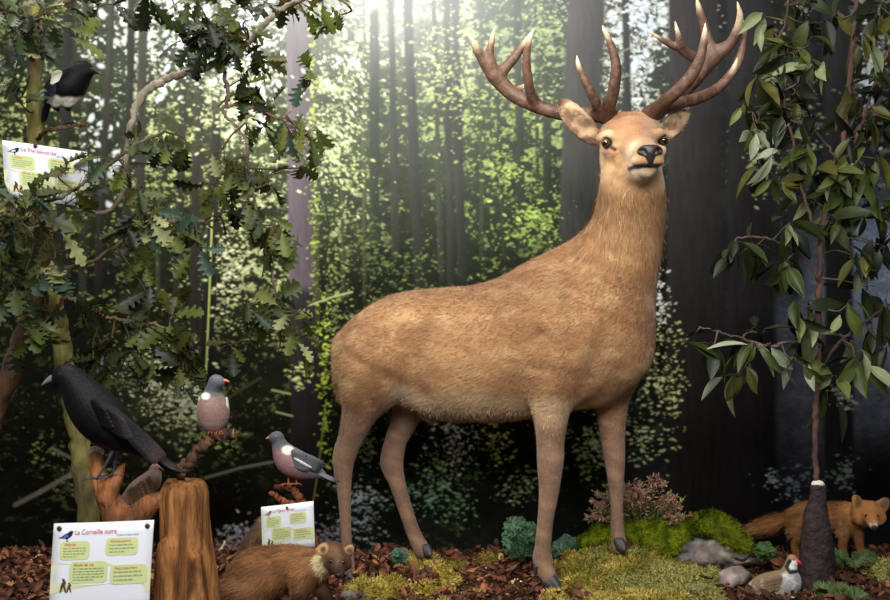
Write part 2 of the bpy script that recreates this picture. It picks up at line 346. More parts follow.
    # sun-lit leaf sprays
    def dabs(cx, cy, rx, ry, n, col, s0=1.5, s1=4, jit=.35, ang=None, flat=.5):
        a = r.normal(0, .5, (n, 2))
        for k in range(n):
            x = cx+a[k, 0]*rx; y = cy+a[k, 1]*ry; s = s0+(s1-s0)*r.random()**2; th = ang+r.normal(0, .4) if ang is not None else r.random()*3.14
            i0 = int((x-s*1.6-MX0)*MS); i1 = int((x+s*1.6-MX0)*MS)+2; j0 = int((y-s*1.6-MY0)*MS); j1 = int((y+s*1.6-MY0)*MS)+2
            if i0 < 0 or j0 < 0 or i1 >= W or j1 >= H: continue
            dx = X[j0:j1, i0:i1]-x; dy = Y[j0:j1, i0:i1]-y; u = dx*math.cos(th)+dy*math.sin(th); v = (-dx*math.sin(th)+dy*math.cos(th))/flat
            al = (np.clip(1.4-np.sqrt(u*u+v*v)/s, 0, .8)/.8*.8)[..., None]; c = lin(col)*(1-jit+2*jit*r.random())
            img[j0:j1, i0:i1] = img[j0:j1, i0:i1]*(1-al)+c*al
    n = 52000; clump = .5*fb(46, 81)+.5*vn(13, 9, 82)
    for x, y, q in zip(r.random(n)*1250-170, r.random(n)**1.15*560-60, r.random(n)):
        jj, ii = int((y-MY0)*MS), int((x-MX0)*MS); k = cv[jj, ii]; lum = sstep(.44, .62, .62*clump[jj, ii]+.30*(colm[jj, ii] if y < 330 else .46)+.10*r.random())
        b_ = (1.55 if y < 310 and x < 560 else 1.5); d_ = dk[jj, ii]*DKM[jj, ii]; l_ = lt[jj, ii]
        l = l_ if q < k*1.35*b_*lum else (d_*.6 if q > .62 else d_*.8+l_*.26*k*(.4+lum))
        c = np.where(l <= .0031, l*12.92, 1.055*np.clip(l, 0, 1)**(1/2.4)-.055)*255
        dabs(x, y, 1, 1, 1, c*(.72+.38*r.random()), .6, 2.3, .35, r.normal(0, .5), .45)
    for x, y, sx, sy, n_ in [(110, 15, 26, 40, 40), (190, 20, 40, 36, 60), (258, 34, 22, 60, 90), (262, 90, 16, 50, 50), (170, 70, 20, 40, 30), (135, 60, 14, 50, 24), (90, 110, 14, 60, 24), (110, 150, 12, 50, 20), (228, 60, 20, 40, 30), (640, 12, 22, 28, 50), (636, 60, 16, 40, 40), (870, 80, 10, 50, 26), (345, 60, 14, 12, 10), (600, 10, 10, 14, 10)]: dabs(x, y, sx, sy, n_, (196, 206, 218), 1.5, 5.0, .2, None, .6)
    for t in [(137, -200, 125, 260, 8, 8, (72, 72, 70), (50, 50, 46)), (148, -200, 137, 330, 9, 10, (98, 96, 92), (58, 56, 52)), (72, -100, 57, 330, 11, 11, (64, 64, 64), (44, 44, 44)), (112, 0, 98, 290, 6, 9, (88, 88, 84), (46, 46, 44)), (216, 120, 205, 400, 10, 15, (70, 68, 66), (36, 34, 34)), (196, 150, 193, 370, 8, 10, (80, 78, 70), (54, 50, 46)),
              (374, 10, 375, 240, 9, 11, (84, 92, 84), (50, 58, 44)), (386, -200, 396, 260, 5, 8, (92, 92, 90), (52, 56, 48)), (400, -200, 419, 290, 8, 11, (88, 86, 90), (46, 48, 46)), (443, -200, 451, 285, 7, 8, (92, 90, 94), (48, 50, 46)), (449, -200, 462, 280, 7, 9, (86, 84, 90), (46, 48, 46)), (514, -200, 521, 250, 6, 8, (78, 84, 76), (44, 50, 40)), (620, -200, 630, 200, 7, 8, (88, 88, 92), (50, 52, 50)),
              (594, -200, 574, 330, 38, 38, (80, 76, 84), (30, 32, 30), 2.5), (748, -200, 752, 560, 40, 52, (56, 53, 60), (18, 16, 18), 4), (690, -200, 698, 560, 42, 66, (66, 62, 70), (24, 21, 22), 3), (294, -200, 302, 300, 23, 26, (96, 88, 100), (62, 56, 66), 1.4), (301.5, 290, 312, 560, 26, 40, (62, 56, 66), (22, 19, 20), 1.6), (835, -200, 840, 560, 26, 30, (58, 56, 62), (22, 21, 25), 3)]:
        trunk(*t)
    for t in [(340, 80, 40, 50, 70, (225, 232, 200), .6), (330, 140, 34, 40, 90, (215, 226, 180), .5), (345, 175, 30, 26, 40, (180, 196, 130), .5), (230, 110, 40, 50, 60, (225, 232, 190), None), (227, 268, 20, 40, 90, (235, 238, 190), None), (245, 100, 26, 40, 40, (235, 240, 225), None), (312, 120, 6, 160, 50, (170, 190, 60), None), (314, 260, 5, 130, 40, (170, 188, 70), None),
              (325, 380, 7, 120, 70, (165, 185, 60), None), (300, 375, 14, 12, 22, (185, 196, 120), None), (165, 385, 44, 50, 160, (212, 220, 175), None), (195, 410, 26, 26, 70, (205, 215, 160), None), (222, 436, 20, 16, 30, (170, 190, 100), None), (90, 470, 26, 30, 40, (165, 175, 120), None), (45, 450, 24, 30, 24, (140, 150, 90), None),
              (655, 365, 18, 90, 70, (200, 205, 150), None), (660, 300, 10, 30, 30, (225, 228, 225), None), (672, 390, 14, 60, 50, (195, 198, 130), None), (600, 440, 22, 26, 55, (190, 200, 150), .3), (585, 455, 18, 22, 35, (150, 170, 100), None), (640, 440, 14, 30, 30, (180, 188, 140), None), (455, 440, 26, 34, 60, (205, 220, 205), None), (495, 440, 20, 26, 40, (180, 190, 110), None),
              (425, 492, 30, 26, 60, (120, 160, 130), None), (365, 520, 26, 44, 60, (165, 185, 190), None), (360, 495, 22, 10, 25, (190, 205, 205), None), (455, 505, 22, 26, 30, (110, 140, 100), None), (370, 450, 14, 20, 20, (110, 130, 90), None), (525, 480, 16, 14, 24, (150, 165, 125), None), (510, 495, 14, 12, 14, (170, 185, 150), None), (465, 470, 22, 16, 24, (70, 100, 60), None), (440, 460, 16, 12, 14, (150, 175, 90), None),
              (240, 536, 20, 16, 60, (205, 200, 205), None), (230, 550, 22, 10, 30, (205, 165, 165), None), (328, 545, 16, 20, 60, (165, 160, 185), None), (340, 530, 10, 16, 20, (190, 175, 195), None), (772, 478, 6, 10, 10, (150, 165, 165), None), (800, 478, 30, 14, 24, (90, 110, 115), None), (845, 476, 14, 18, 30, (110, 130, 120), None), (790, 490, 20, 14, 14, (130, 145, 160), None),
              (845, 395, 12, 20, 30, (150, 160, 150), None), (760, 160, 12, 40, 40, (175, 185, 140), None), (775, 100, 12, 70, 70, (165, 178, 130), None), (805, 130, 30, 50, 40, (150, 160, 120), None), (870, 70, 14, 60, 40, (215, 220, 220), None), (535, 215, 26, 14, 60, (165, 195, 90), .2), (505, 170, 30, 20, 50, (150, 178, 85), None), (470, 100, 40, 40, 60, (165, 185, 110), None), (535, 30, 26, 20, 40, (160, 178, 110), None), (440, 60, 30, 50, 60, (190, 205, 140), None),
              (640, 10, 18, 22, 40, (225, 230, 245), None), (640, 70, 10, 40, 40, (210, 216, 225), .4), (652, 130, 8, 40, 30, (170, 180, 150), None), (270, 330, 20, 20, 16, (180, 190, 130), None), (100, 300, 30, 16, 16, (120, 130, 70), None), (405, 265, 30, 24, 40, (105, 125, 60), None), (360, 250, 30, 30, 40, (100, 115, 60), None), (335, 270, 16, 60, 50, (150, 165, 95), None), (520, 235, 30, 12, 30, (140, 165, 80), None)]:
        dabs(t[0], t[1], t[2], t[3], int(t[4]*2.4), np.minimum(np.array(t[5])*(.95 if t[1] < 300 else 1.2), 255), .8, 2.6, .5, t[6] if t[6] is not None else 0)
    def line(pts, w, c):
        nonlocal img
        for (x0, y0), (x1, y1) in zip(pts, pts[1:]):
            d2 = (x1-x0)**2+(y1-y0)**2; t = np.clip(((X-x0)*(x1-x0)+(Y-y0)*(y1-y0))/d2, 0, 1); a = sstep(w, w*.3, np.hypot(X-x0-t*(x1-x0), Y-y0-t*(y1-y0)))[..., None]*.85
            img = img*(1-a)+lin(c)*a
    for a in [([(15, 505), (40, 492), (78, 470)], 3.4, (175, 172, 160)), ([(52, 448), (78, 462), (100, 470)], 2.4, (160, 158, 148)), ([(205, 478), (240, 468), (272, 462)], 2.2, (150, 148, 138)), ([(180, 412), (192, 402)], 3, (200, 198, 190)), ([(212, 212), (209, 300), (206, 370)], 1.3, (200, 215, 120)), ([(310, 305), (335, 296), (352, 292)], 1.3, (190, 196, 150)), ([(272, 390), (290, 394)], 1.6, (190, 198, 130)), ([(276, 412), (292, 416)], 1.5, (190, 198, 150)),
              ([(455, 62), (520, 50), (560, 34)], 1, (80, 86, 74)), ([(600, 60), (640, 44), (668, 38)], 1, (130, 134, 130)), ([(600, 84), (640, 72)], 1, (130, 134, 130)), ([(225, 400), (260, 378)], 2, (80, 78, 62)), ([(310, 520), (318, 470), (326, 400)], 1.2, (140, 160, 60))]:
        line(*a)
    for ax in (0, 1): img = .5*img+.25*np.roll(img, 1, ax)+.25*np.roll(img, -1, ax)
    gry = img.mean(-1, keepdims=True); img = (gry+(img-gry)*.90)*np.where(gry > .45, 1, np.array([1.04, 1.0, .84]))*1.2
    glare_haze = np.exp(-(((X-400)/150)**2+((Y+5)/62)**2))*.26+np.exp(-(((X-440)/230)**2+((Y-40)/170)**2))*.05  # lamp glare at the top and a veil of haze, painted into the picture
    img = img*(1-glare_haze[..., None])+lin((236, 238, 236))*glare_haze[..., None]
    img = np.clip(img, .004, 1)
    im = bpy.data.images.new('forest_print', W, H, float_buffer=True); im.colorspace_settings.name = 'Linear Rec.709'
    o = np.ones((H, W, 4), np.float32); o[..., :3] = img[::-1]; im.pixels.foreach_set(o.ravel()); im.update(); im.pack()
    return im
m = bpy.data.materials.new('printed_mural'); m.use_nodes = True; N = m.node_tree.nodes; b = N['Principled BSDF']
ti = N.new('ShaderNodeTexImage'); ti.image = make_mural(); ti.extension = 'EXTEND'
b.inputs['Roughness'].default_value = .55; b.inputs['Specular IOR Level'].default_value = .10
MURAL_GAIN = 1.0
mx = N.new('ShaderNodeMix'); mx.data_type = 'RGBA'; mx.blend_type = 'MULTIPLY'; mx.inputs['Factor'].default_value = 1; mx.inputs['B'].default_value = (MURAL_GAIN,)*3+(1,)
m.node_tree.links.new(ti.outputs['Color'], mx.inputs['A']); m.node_tree.links.new(mx.outputs['Result'], b.inputs['Base Color'])
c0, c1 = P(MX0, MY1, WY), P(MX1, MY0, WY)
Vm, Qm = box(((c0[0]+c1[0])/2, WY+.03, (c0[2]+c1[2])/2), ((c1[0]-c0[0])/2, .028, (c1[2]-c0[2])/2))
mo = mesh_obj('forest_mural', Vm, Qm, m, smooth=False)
uv = mo.data.uv_layers.new(name='UVMap')
for l in mo.data.loops:
    v = mo.data.vertices[l.vertex_index].co; uv.data[l.index].uv = ((v.x-c0[0])/(c1[0]-c0[0]), (v.z-c0[2])/(c1[2]-c0[2]))
tag(mo, 'large printed photograph of a sunlit pine forest covering the back wall', 'mural')

# ================================================================ ground
def gz(x, y):
    p = np.stack([x, y, 0*x], -1)
    z = .05*(fbm3(p, 1.6, 5)-.5)+.03*(vnoise3(p, 9, 8)-.5)
    z = z+.085*np.exp(-(((x-.76)/.22)**2+((y-5.2)/.22)**2))-.05*np.exp(-(((x+.42)/.25)**2+((y-5.2)/.3)**2))
    return z-.03*sstep(5.3, 5.8, y)
gx = np.linspace(-3.6, 3.6, 300); gy = np.linspace(2.6, WY, 150); X, Y = np.meshgrid(gx, gy, indexing='ij')
V = np.stack([X, Y, gz(X, Y)+.012*(fbm3(np.stack([X, Y, 0*X], -1), 30, 3)-.5)], -1).reshape(-1, 3); i = np.arange(299)[:, None]*150; j = np.arange(149)[None]
Q = np.stack([i+j, i+150+j, i+151+j, i+j+1], -1).reshape(-1, 4)
nb = fbm3(V, 12, 40)[:, None]
mesh_obj('floor', V, Q, mat('forest_soil', rough=.95, spec=.1, noise=(70, .5), bump=(90, .8, .02)), col=lin((62, 42, 30))*(.6+.8*nb), kind='structure')
# ================================================================ red deer stag
TH = math.radians(20); DU = np.array([math.cos(TH), -math.sin(TH), 0]); DV = np.array([math.sin(TH), math.cos(TH), 0])
DO = P(590, 300, 5.02)
def plane_pt(px, py, v, O, DVv):
    r = P(px, py, 1.0)-np.array([0, 0, HC]); t = ((O-np.array([0, 0, HC]))@DVv+v)/(r@DVv); return np.array([0, 0, HC])+r*t
def dp(px, py, v, r):
    q = plane_pt(px, py, v, DO, DV); return [*q, R(r, q[1])]
def chain(*a): return [dp(*q) for q in a]
def pd(px, py, d, r): return [*P(px, py, d), R(r, d)]
B = Blob(); fl = (DV, .74)
B.ch(chain((377, 350, 0, 41), (405, 345, 0, 52), (440, 352, 0, 64), (485, 353, 0, 69), (530, 344, 0, 73), (572, 331, 0, 76), (594, 330, 0, 60)), .05, fl)
B.ch(chain((545, 300, 0, 34), (580, 276, 0, 32), (606, 262, 0, 30)), .08, (DV, .6))                       # withers
B.ch(chain((590, 308, 0, 60), (606, 282, 0, 50), (619, 254, .0, 42), (628, 225, -.02, 36), (631, 200, -.06, 32.5), (631, 180, -.10, 30.5), (631, 160, -.09, 28)), .06, (DV, .86))
B.ch(chain((612, 352, 0, 38), (598, 380, 0, 24)), .06, (DV, .8))                                           # breast
B.ch(chain((345, 345, 0, 12), (352, 375, 0, 20)), .05)                                                      # buttock
B.ch(chain((343, 352, 0, 6), (339, 375, 0, 6.5), (340, 392, 0, 5), (341, 402, 0, 1.5)), .012)                # tail
for s, dx in ((-1, 0), (1, 12)):                                                                             # shoulders and haunches
    B.ch(chain((572+dx, 300, s*.12, 26), (566+dx, 345, s*.14, 38), (560+dx, 375, s*.14, 30)), .06, (DV, .6))
B.ch(chain((533, 404, -.20, 5), (531, 372, -.235, 5), (540, 335, -.235, 4)), .05, sub=True)
B.ch(chain((415, 398, -.19, 6), (408, 370, -.225, 6), (414, 335, -.215, 4)), .07, sub=True)
B.ch(chain((584, 392, -.215, 5), (600, 362, -.222, 5), (606, 335, -.23, 4)), .07, sub=True)
# near front leg
B.ch(chain((556, 365, -.14, 33), (552, 392, -.15, 24), (551, 414, -.15, 18), (550.5, 440, -.15, 14), (550.5, 459, -.15, 13.6), (549.8, 474, -.15, 12), (549, 492, -.15, 10), (545.5, 520, -.15, 8), (542.8, 548, -.15, 8.2), (542.5, 558, -.15, 10), (544.5, 568, -.16, 9), (548.5, 578, -.175, 8.5)), .03)
# far front leg
B.ch(chain((612, 370, .1, 28), (611, 396, .12, 19), (612, 416, .12, 14.5), (612.5, 436, .12, 12.6), (614.5, 456, .12, 10.8), (616, 484, .12, 8), (617, 512, .12, 6.3), (617.5, 530, .12, 7), (618.5, 541, .11, 7.6), (619, 547, .1, 8)), .03)
# near hind leg
B.ch(chain((381, 362, -.1, 42), (368, 388, -.12, 29), (363, 404, -.12, 21), (357, 420, -.12, 16), (351, 437, -.12, 13), (345.5, 453, -.12, 11.6), (343.5, 466, -.12, 10), (344, 486, -.12, 7.6), (345, 510, -.12, 6.2), (346.5, 540, -.13, 5.6), (348, 560, -.14, 6.6), (349, 572, -.15, 6.5)), .035)
B.ch(chain((340, 446, -.12, 4), (337.5, 458, -.12, 4.2), (340, 475, -.12, 4)), .02)                         # hock point
# far hind leg
B.ch(chain((400, 372, .1, 30), (409, 400, .11, 18), (404, 422, .11, 13.6), (396, 440, .11, 11.4), (392.5, 458, .11, 11.4), (395, 474, .11, 9.2), (400, 492, .11, 8), (407, 514, .11, 7.3), (414, 534, .11, 7.4), (420, 546, .1, 8), (423, 551, .09, 8)), .03)
B.ch(chain((387, 452, .11, 4), (384, 464, .11, 4.2), (389, 476, .11, 4)), .02)
B.ch(chain((401, 388, -.06, 10), (432, 403, -.04, 12), (455, 408, 0, 12)), .04)                            # flank fold
B.ch(chain((432, 418, 0, 6), (420, 414, 0, 4)), .02)
# head
B.ch([pd(622, 137, 4.95, 23), pd(640, 137, 4.95, 23)], .03)
B.ch([pd(629, 158, 4.93, 29), pd(635, 158, 4.93, 29)], .03, rs=1.0)
B.ch([pd(632, 140, 4.88, 25), pd(636, 147, 4.80, 20), pd(641, 152, 4.73, 16), pd(647, 156, 4.66, 14.2), pd(649, 157, 4.65, 13.5)], .025)
B.ch([pd(632, 160, 4.88, 27), pd(637, 166, 4.79, 18), pd(643, 169, 4.71, 12.5), pd(646.5, 170, 4.655, 8.5)], .025)
B.ch([pd(614, 122, 4.93, 8), pd(647, 121, 4.93, 8)], .03)
B.ch([pd(617, 138, 4.80, 5), pd(609, 135, 4.81, 5.5), pd(601, 138, 4.85, 5)], .016)                          # brow ridges
B.ch([pd(652, 137, 4.79, 5), pd(659, 134, 4.81, 5.5), pd(666, 138, 4.87, 4)], .016)
B.ch([pd(607, 150, 4.825, 5), pd(615, 153, 4.795, 6)], .03); B.ch([pd(662, 149, 4.825, 4.5), pd(657, 153, 4.79, 5)], .02)
B.ch([pd(636, 161.5, 4.632, 5), pd(642, 161, 4.614, 5), pd(649, 160.5, 4.604, 4.6), pd(656, 161, 4.615, 4.6), pd(660, 162, 4.635, 4)], .012)   # upper lip
B.ch([pd(639, 152, 4.635, 6.5), pd(661, 151, 4.64, 5.5)], .015)
B.ch([pd(629, 170, 4.685, 1.7), pd(635, 167.5, 4.622, 2.1), pd(643, 166, 4.592, 2.2), pd(652, 166, 4.592, 2.2), pd(660, 167.5, 4.625, 2.0), pd(663, 170, 4.67, 1.4)], .006, sub=True)
B.ch([pd(606, 143, 4.80, 5)], .008, sub=True, n=1); B.ch([pd(663.5, 140.5, 4.812, 4.6)], .008, sub=True, n=1)
B.ch([pd(640, 172, 4.74, 10), pd(637, 178, 4.80, 18), pd(634, 190, 4.86, 27), pd(632, 210, 4.92, 30)], .05)
# ears (shell minus cup)
for e, d in (([(594, 139, 7), (586, 130, 11.5), (575, 118, 12), (565, 107, 8), (559, 101, 2)], 4.95), ([(662, 139, 7), (668, 131, 10), (677, 121, 10.5), (685, 112, 6.5), (690, 106, 2)], 4.98)):
    ax = nrm([.3 if e[0][0] < 630 else -.35, 1, .1])
    B.ch([pd(x, y, d-.02*i*(i < 3), r) for i, (x, y, r) in enumerate(e)], .018, (ax, .42))
    B.ch([pd(x, y, d-.048-.01*i*(i < 3), r*.74) for i, (x, y, r) in enumerate(e[1:4])], .008, (ax, .55), sub=True)
xs = np.concatenate([np.arange(-.68, .40, .011), np.arange(.40, 1.04, .0056)]); ys = np.concatenate([np.arange(4.52, 5.04, .0062), np.arange(5.04, 5.95, .011)]); zs = np.concatenate([np.arange(-.12, 1.6, .0105), np.arange(1.6, 2.05, .0052)])
V, Q = B.mesh(.01, xs, ys, zs, smooth=2)
def proj(V): return np.stack([CX+F*V[:, 0]/V[:, 1], CY-F*(V[:, 2]-HC)/V[:, 1]], -1)
def segd(p, pts):
    pts = np.asarray(pts, float); D = np.full(len(p), 1e9)
    for a, b in zip(pts, pts[1:]):
        d = b-a; t = np.clip(((p-a)@d)/(d@d), 0, 1); D = np.minimum(D, np.linalg.norm(p-a-t[:, None]*d, axis=1))
    return D
# coat map in the animal's own axes: a along the body, v sideways, z up
a = (V-DO)@DU; v = (V-DO)@DV; z = V[:, 2]; pp = proj(V)
N = vnormals(V, Q)
c = np.tile(lin((172, 124, 76)), (len(V), 1))
c = mixc(c, lin((146, 100, 58)), sstep(.2, .75, fbm3(V, 7, 2)))
c = mixc(c, lin((190, 148, 98)), .75*sstep(.50, .72, fbm3(V*[1, 1, 1.5], 9, 12)))
c = mixc(c, lin((128, 88, 52)), .7*sstep(1.10, 1.22, z)*(1-sstep(-.1, .15, a)))                             # darker saddle
c = mixc(c, lin((212, 178, 132)), .75*sstep(.82, .74, z+.04*(fbm3(V, 14, 9)-.5))*sstep(-.9, -.7, a)*sstep(.05, -.1, a))     # pale belly
c = mixc(c, lin((138, 102, 76)), sstep(.76, .62, z)); c = mixc(c, lin((122, 88, 64)), .6*sstep(.30, .12, z))                                                        # greyer legs
c = mixc(c, lin((205, 188, 165)), sstep(.10, .02, segd(V, [dp(398, 392, -.12, 1)[:3], dp(391, 404, -.06, 1)[:3], dp(415, 404, .0, 1)[:3]]))*.8)
c = mixc(c, lin((168, 124, 78)), sstep(1.3, 1.45, z)*.7)
c = mixc(c, lin((148, 98, 52)), .55*sstep(.46, .66, fbm3(V*[2.2, 2.2, .55], 16, 31))*sstep(1.2, 1.35, z)*sstep(1.75, 1.65, z))     # streaked neck
H = z > 1.62
hc = np.tile(lin((186, 144, 94)), (len(V), 1))
hc = mixc(hc, lin((150, 98, 56)), .6*sstep(.42, .62, fbm3(V*[1, 1, 1.5], 26, 44)))
hc = mixc(hc, lin((148, 92, 50)), sstep(.12, .03, segd(V, [P(628, 118, 4.9), P(636, 130, 4.84), P(642, 143, 4.75)]))*.75)
hc = mixc(hc, lin((222, 196, 150)), sstep(.045, .015, segd(V, [P(607, 137, 4.8), P(600, 142, 4.8)]))*.6)
hc = mixc(hc, lin((214, 186, 142)), sstep(.07, .02, segd(V, [P(637, 160, 4.66), P(634, 152, 4.68)]))*.8)
hc = mixc(hc, lin((226, 206, 172)), sstep(.06, .02, segd(V, [P(640, 174, 4.66), P(652, 173, 4.66)]))*.8)
mm = segd(pp, [(629.5, 169), (635, 167), (643, 165.8), (652, 165.8), (660, 167), (662.5, 169)])+1e3*((V[:, 1] > 4.72) | (z < 1.6))
hc = mixc(hc, lin((22, 16, 13)), sstep(2.8, 1.5, mm))
hc = mixc(hc, lin((24, 16, 12)), sstep(.030, .020, np.minimum(segd(V, [P(605.5, 143, 4.80), P(606.5, 143.5, 4.80)]), segd(V, [P(663.5, 140, 4.815), P(663, 140.5, 4.815)]))))
hc = mixc(hc, lin((44, 28, 20)), sstep(2.2, 1.0, segd(pp, [(608, 145), (611, 147), (615, 149.5)])+1e3*(V[:, 1] > 4.86)))
for e in (([(590, 134), (575, 119), (562, 104)]), ([(666, 133), (677, 121), (687, 109)])):
    near = sstep(.075, .04, segd(V, [P(x, y, 4.93) for x, y in e])); hc = mixc(hc, mixc(np.tile(lin((188, 152, 112)), (len(V), 1)), lin((112, 76, 54)), sstep(.4, .62, fbm3(V, 30, 6))*.8), near*(N[:, 1] < -.1))
    hc = mixc(hc, lin((150, 104, 62)), near*(N[:, 1] >= -.1))
hc = mixc(hc, lin((70, 48, 34)), sstep(.03, .008, segd(V, [P(562, 105, 4.95), P(558, 100, 4.95)])))
c = mixc(c, hc, sstep(1.60, 1.70, z))
st_ = np.stack([a, v, z+.35*a], -1); c = c*(.80+.4*fbm3(st_*[.35, 1, 1.6], 42, 4))[:, None]*(.88+.24*fbm3(st_*[.6, 1, 1.3], 11, 14))[:, None]
c = mixc(c, lin((216, 172, 116)), .22*sstep(.5, .74, fbm3(st_*[.4, 1, 1.8], 13, 24))*(1-sstep(1.60, 1.70, z)))
lum_ = c.mean(1, keepdims=True); c = .94*(lum_+(c-lum_)*.90)
stag = thing('stag', 'large antlered red deer stag standing in the middle of the display', 'deer', [DO[0]-.3, DO[1]+.15, 0])
coat = mat('deer_coat', rough=.75, spec=.25, sheen=.25, noise=(140, .16), bump=(230, .5, .006))
mesh_obj('body', V, Q, coat, stag, col=c)
# short fur
flow = np.tile(-DU+[0, 0, -.45], (len(V), 1)); flow = np.where((z < .72)[:, None], [0, 0, -1.], flow)
nk = sstep(1.22, 1.36, z)[:, None]*sstep(-.12, .05, a)[:, None]; flow = flow*(1-nk)+nk*np.array([0, -.05, -1.])
hd = sstep(1.66, 1.72, z)[:, None]; flow = flow*(1-hd)+hd*np.array([-.1, 1, .1])
ln = .017+.014*nk[:, 0]*(1-hd[:, 0])-.007*hd[:, 0]; ln = np.where(z < .6, .008, ln); ln = np.where((z > 1.62) & (N[:, 1] < 0) & (segd(V, [P(600, 140, 4.8), P(650, 160, 4.63), P(664, 140, 4.82)]) < .16), .004, ln)
fv, ff, fc = fur(V, Q, c, flow, ln, 100000, .0012, .22, 5, .2)
mesh_obj('fur', fv, ff, mat('deer_fur', rough=.7, spec=.2), stag, col=fc, kind='stuff')
# eyes, nose
for x, y, d in ((606, 143, 4.808), (663.5, 140.6, 4.822)):
    ev, eq = ball(P(x, y, d), R(4.7, d)); q = nrm(P(x+(-3 if x < 630 else 3), y, d-.03)-P(x, y, d)); f = nrm(ev-P(x, y, d))@q
    mesh_obj('eye', ev, eq, mat('glass_eye', rough=.05, spec=.6, coat=.6), stag, col=np.where((f > .80)[:, None], lin((8, 6, 5)), lin((84, 50, 20))))
nb_ = Blob(); nb_.ch([pd(641.5, 151.5, 4.612, 4.6), pd(645, 150.5, 4.600, 5.6), pd(650, 150.5, 4.594, 5.8), pd(655, 150, 4.600, 5.4), pd(658.5, 151, 4.612, 4.4)], .01); nb_.ch([pd(650, 153, 4.594, 6), pd(650, 157.5, 4.596, 5), pd(650, 162.5, 4.598, 3)], .012)
nb_.ch([pd(640, 151, 4.592, 1.8), pd(643, 150.6, 4.582, 2.4), pd(645.2, 153, 4.582, 2.0)], .006, sub=True); nb_.ch([pd(660, 150.5, 4.594, 1.7), pd(657.6, 150.2, 4.582, 2.3), pd(655.4, 152.8, 4.582, 2.0)], .006, sub=True)
nv, nq = nb_.mesh(.0028); mesh_obj('nose', nv, nq, mat('wet_nose', (46, 40, 38), rough=.32, spec=.5, bump=(420, .5, .003)), stag)
# hooves
hm = mat('hoof_horn', (52, 50, 53), rough=.5, spec=.4, noise=(60, .3))
def hoof(px, py, v, s, lean, dew=True):
    """two claws; (px,py) the toe tip, lean = how far the coronet lies to the left, in hoof lengths"""
    hb = Blob()
    for o in (-1, 1):
        hb.ch(chain((px-lean*s+o*s*.22, py-s*1.0, v+.01, s*.36), (px-lean*s*.55+o*s*.2, py-s*.55, v, s*.37), (px-lean*s*.15+o*s*.13, py-s*.2, v-.01, s*.24), (px+o*s*.08, py-.08*s, v-.015, s*.12)), .006)
        hb.ch(chain((px-lean*s*.9+o*s*.24, py-s*.25, v+.01, s*.28), (px-lean*s*.3+o*s*.16, py-s*.14, v-.01, s*.16)), .01)
    if dew: hb.ch(chain((px-lean*s-s*.75, py-s*1.75, v+.01, s*.24), (px-lean*s-s*.8, py-s*1.35, v+.01, s*.17)), .004)
    a_, b_ = hb.mesh(.004); mesh_obj('hoof', a_, b_, hm, stag)
hoof(559, 593, -.19, 15, .75); hoof(624, 551, .07, 10, .5, False); hoof(350, 581, -.17, 9, .25, False); hoof(430, 556, .07, 9, .5, False)
# antlers
def antler(chains, h=.0052):
    b_ = Blob()
    for ch_, k in chains: b_.ch([pd(*q) for q in ch_], k)
    V, Q = b_.mesh(h, smooth=1); V = V+.0022*(fbm3(V*[1, 1, .6], 60, 8)-.5)[:, None]*vnormals(V, Q)*2
    tips = [P(*ch_[-1][:3]) for ch_, k in chains]; dt = np.min([np.linalg.norm(V-t, axis=1) for t in tips], 0)
    base = P(*chains[0][0][0][:3]); db = np.linalg.norm(V-base, axis=1)
    c = np.tile(lin((104, 76, 60)), (len(V), 1)); c = mixc(c, lin((70, 44, 32)), sstep(.35, .65, fbm3(V, 40, 3))*.8); c = mixc(c, lin((66, 40, 28)), sstep(.22, .05, db)*.7)
    c = mixc(c, lin((140, 110, 92)), sstep(.30, .5, db)*.3)
    c = mixc(c, lin((232, 206, 168)), sstep(.085, .012, dt)); 
    mesh_obj('antler', V, Q, mat('antler_bone', rough=.5, spec=.35, noise=(90, .2), bump=(120, .5, .004)), stag, col=c)
antler([([(612, 124, 4.93, 8), (609, 116, 4.93, 9.5), (596, 114, 4.94, 8.5), (575, 114.5, 4.98, 7.4), (555, 112, 5.02, 7), (534, 105, 5.05, 7), (514, 95, 5.07, 7.2), (500, 82, 5.07, 8), (490, 70, 5.05, 6.8), (480, 55, 5.02, 4.8), (474, 44, 5.0, 3.4), (470, 36, 4.98, 1)], .02),
        ([(606, 116, 4.92, 7), (611, 100, 4.84, 6.4), (614.5, 84, 4.80, 6), (616, 66, 4.78, 5.2), (612, 48, 4.77, 4), (606, 34, 4.76, 2.6), (602, 25, 4.76, .8)], .015),
        ([(600, 113, 4.92, 6), (594, 99, 4.86, 5), (588, 87, 4.84, 4.4), (582, 75, 4.83, 3.4), (578, 64, 4.82, 2.4), (577, 55, 4.82, .8)], .015),
        ([(536, 106, 5.04, 6), (531, 94, 5.0, 5.2), (528, 80, 4.96, 4.8), (526.5, 62, 4.93, 4.3), (528, 46, 4.91, 3.2), (534, 28, 4.90, .8)], .015),
        ([(497, 76, 5.06, 6.5), (507, 66, 5.06, 5.4), (517, 54, 5.05, 4.6), (525, 43, 5.05, 3.4), (531, 32, 5.04, .8)], .02),
        ([(494, 74, 5.05, 6), (491, 60, 5.03, 4.8), (490, 50, 5.02, 4), (492, 40, 5.02, 3), (495, 27, 5.01, .8)], .015),
        ([(513, 94, 5.08, 3.5), (519, 89, 5.12, 3.4), (525, 86, 5.15, 2)], .012)])
